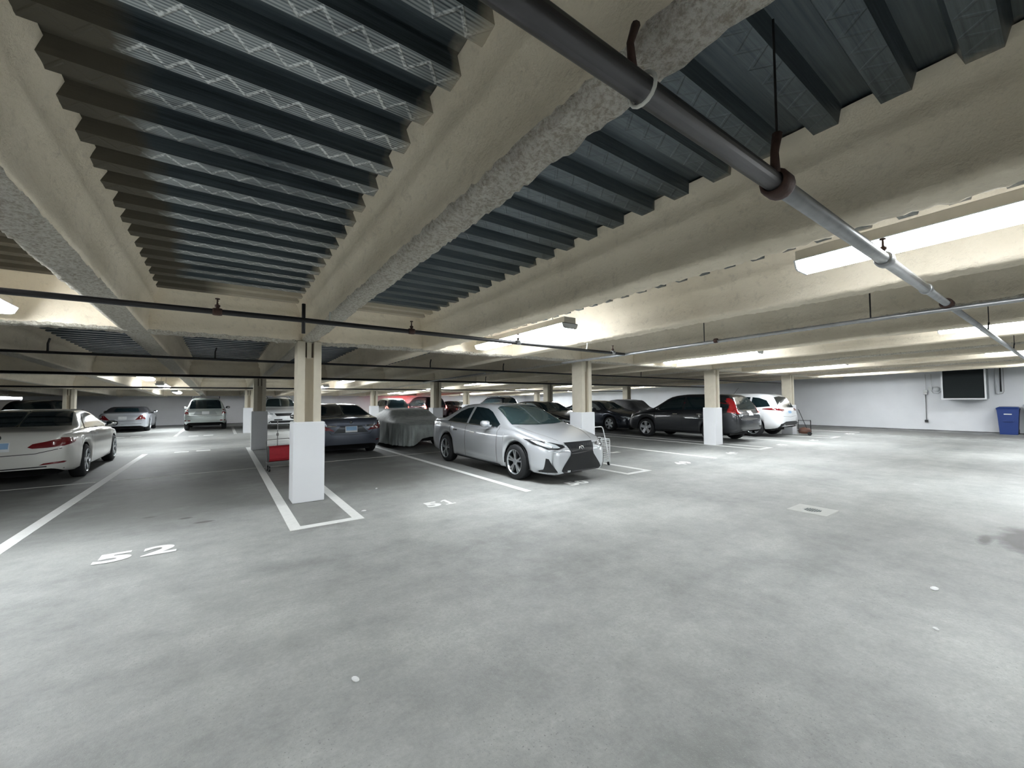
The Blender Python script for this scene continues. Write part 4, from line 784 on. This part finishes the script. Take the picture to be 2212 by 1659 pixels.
MB().tube([(.14, -.15, .02), (.06, -.15, .40), (-.05, -.15, .80), (-.08, -.15, .87), (-.12, -.15, .89), (-.30, -.15, .89), (-.335, -.15, .87), (-.335, -.15, .80)], .011, 8).build('handle', M['whitem'], t, True)
for x, yy in ((-.14, -.13), (-.14, .13), (.14, .13), (.14, -.11)):
    MB().lathe([(-.012, 0), (-.012, .045), (.012, .045), (.012, 0)], 14, 'x', (x, yy, .045)).build('wheel', M['black'], t)
# dark trolley beside the white crossover
t = empty('luggage_trolley', (19.15, 6.45, 0), math.radians(20), 'dark folding trolley with a brown bag beside the white crossover', 'trolley')
m = MB(); m.tube([(-.1, -.12, .1), (-.1, .05, .62), (-.1, .17, .98), (-.08, .19, 1.02), (.08, .19, 1.02), (.1, .17, .98), (.1, .05, .62), (.1, -.12, .1)], .012, 6)
m.tube([(-.3, -.2, .58), (.25, -.2, .58), (.25, .2, .58), (-.3, .2, .58), (-.3, -.2, .58)], .008, 6)
for x, yy in ((-.3, -.2), (.25, -.2), (.25, .2), (-.3, .2), (0, -.2)): m.tube([(x, yy, .05), (x, yy, .6)], .007, 5)
m.tube([(-.3, -.2, .2), (.25, -.2, .2), (.25, .2, .2), (-.3, .2, .2), (-.3, -.2, .2)], .007, 5); m.build('frame', M['dolly'], t)
m = MB(); m.lathe([(.05, .12), (.07, .2), (.16, .23), (.26, .18), (.31, .06), (.31, 0)], 12, 'z'); m.build('leather_bag', M['brown'], t, True)
for x in (-.24, .24): MB().lathe([(-.02, 0), (-.02, .075), (.02, .075), (.02, 0)], 14, 'x', (x, -.15, .075)).build('wheel', M['black'], t)
# bins by the right wall
def bin_(name, x, y, mat, label, h=1.07, wd=.56, dp=.6):
    t = empty(name, (x, y, 0), 0, label, 'bin'); V = []
    prof = ((0, .80), (.06, .82), (.5, .90), (.62, .92), (h - .1, 1.0), (h - .08, 1.04), (h - .04, 1.04))
    for z, s in prof: V += [(-dp / 2 * s, -wd / 2 * s, z), (dp / 2 * s, -wd / 2 * s, z), (dp / 2 * s, wd / 2 * s, z), (-dp / 2 * s, wd / 2 * s, z)]
    Fc = [(3, 2, 1, 0)] + [(q * 4 + k, q * 4 + (k + 1) % 4, q * 4 + 4 + (k + 1) % 4, q * 4 + 4 + k) for q in range(len(prof) - 1) for k in range(4)] + [(24, 25, 26, 27)]
    mesh_obj('bin_body', V, Fc, M[mat], t)
    m = MB(); m.add([(-dp / 2 * 1.12, -wd / 2 * 1.12, h - .05), (dp / 2 * 1.05, -wd / 2 * 1.08, h - .05), (dp / 2 * 1.05, wd / 2 * 1.08, h - .05), (-dp / 2 * 1.12, wd / 2 * 1.12, h - .05), (-dp / 2 * .9, -wd / 2 * .86, h + .0), (dp / 2 * .95, -wd / 2 * .86, h + .02), (dp / 2 * .95, wd / 2 * .86, h + .02), (-dp / 2 * .9, wd / 2 * .86, h + .0)], [(3, 2, 1, 0), (4, 5, 6, 7), (0, 1, 5, 4), (1, 2, 6, 5), (2, 3, 7, 6), (3, 0, 4, 7)]); m.build('lid', M[mat], t)
    MB().box(-dp / 2 * .93 - .03, -dp / 2 * .93, -.13, .13, .50, .56, 0, .008).build('front_grip', M[mat], t)
    if mat == 'blue': MB().box(-dp / 2 * 1.0 - .006, -dp / 2 * .98, -.10, .10, .78, .815).build('white_sticker', M['sign'], t)
    for yy in (-wd / 2 + .06, wd / 2 - .06): MB().lathe([(-.025, 0), (-.025, .1), (.025, .1), (.025, 0)], 14, 'y', (dp / 2 * .75, yy, .1)).build('wheel', M['black'], t)
    return t
bin_('recycling_bin', 25.25, 1.60, 'blue', 'blue wheeled recycling bin against the right wall'); bin_('grey_bin', 25.3, .93, 'greyp', 'grey wheeled bin at the right edge beside the blue bin', 1.2)
# air unit on the wall
t = empty('wall_air_unit', (24.6, 2.7, 1.38), 0, 'large dark grille box with pale frame high on the right wall', 'air unit')
MB().box(.05, 1.05, -.60, .60, .02, 1.24).build('cabinet', M['galv'], t)
m = MB()
for a in ((-.62, -.57, 0, 1.26), (.57, .62, 0, 1.26), (-.57, .57, 0, .05), (-.57, .57, 1.21, 1.26)): m.box(0, .05, *a)
m.build('frame', M['steelp'], t)
m = MB(); m.box(.03, .045, -.57, .57, .05, 1.21)
for k in range(14): z = .09 + k * .08; m.box(.02, .03, -.57, .57, z, z + .008)
m.build('grille', M['vent'], t)
t = empty('wall_pipe', (25.58, 1.9, 0), 0, 'pale vertical pipes on the wall right of the grille box', 'pipe'); MB().tube([(0, 0, 1.6), (0, 0, 2.9)], .03, 10).build('pipe_run', M['steelp'], t, True); MB().tube([(0, -.12, 1.68), (0, -.12, 2.9)], .02, 8).build('dark_pipe_run', M['pipe'], t, True); MB().tube([(0, -.2, 2.9), (0, -.2, 1.7), (0, -.17, 1.62), (0, 0, 1.58)], .008, 6).build('cable', M['wire'], t)
t = empty('wall_conduit', (25.6, 3.95, 0), 0, 'thin grey conduit with small boxes running down the right wall', 'conduit')
MB().tube([(0, 0, .45), (0, 0, 1.62)], .013, 8).build('tube_run', M['wire'], t, True); MB().box(-.05, .04, -.05, .05, .36, .47, 0, .005).build('lower_box', M['black'], t); MB().box(-.05, .04, -.06, .06, 1.60, 1.70, 0, .005).build('switch_box', M['wire'], t); MB().box(-.05, .04, -.07, .07, 1.70, 1.80, 0, .005).build('upper_box', M['sign'], t)
MB().tube([(0, -.02, 1.8), (0, -.02, 2.5)], .006, 6).tube([(0, -.2, 1.85), (0, -.2, 2.5)], .006, 6).build('cable', M['wire'], t)
t = empty('alarm_bell', (25.6, 3.60, 1.83), 0, 'round alarm bell on the wall left of the grille box', 'alarm bell')
MB().lathe([(.03, .11), (-.02, .11), (-.05, .085), (-.065, .03), (-.065, 0)], 20, 'x').build('gong', M['steelp'], t, True)
MB().tube([(-.01, -.14, -.1), (-.02, -.05, -.2), (-.02, .1, -.17), (-.02, .16, -.06)], .012, 6).build('pipe_loop', M['pipeg'], t, True); MB().lathe([(-.08, .035), (-.03, .05), (.03, .05)], 12, 'x', (0, -.22, .08)).build('valve', M['chrome'], t, True); MB().box(-.03, .03, .14, .26, -.06, .1).build('bell_box', M['sign'], t)
tag(MB().box(21.2, 21.55, 33.44, 33.49, 1.45, 1.66).build('wall_sign', M['sign']), 'small pale sign on the back wall above the dark mesh covered car', 'sign')

# unseen red light added behind the van to redden the back wall
ld = bpy.data.lights.new('red_wall_glow', 'POINT'); ld.color = (1, .06, .07); ld.energy = 16; ld.shadow_soft_size = .15
lo = bpy.data.objects.new('red_wall_glow', ld); C.objects.link(lo); lo.location = (12.6, 32.3, 1.55)
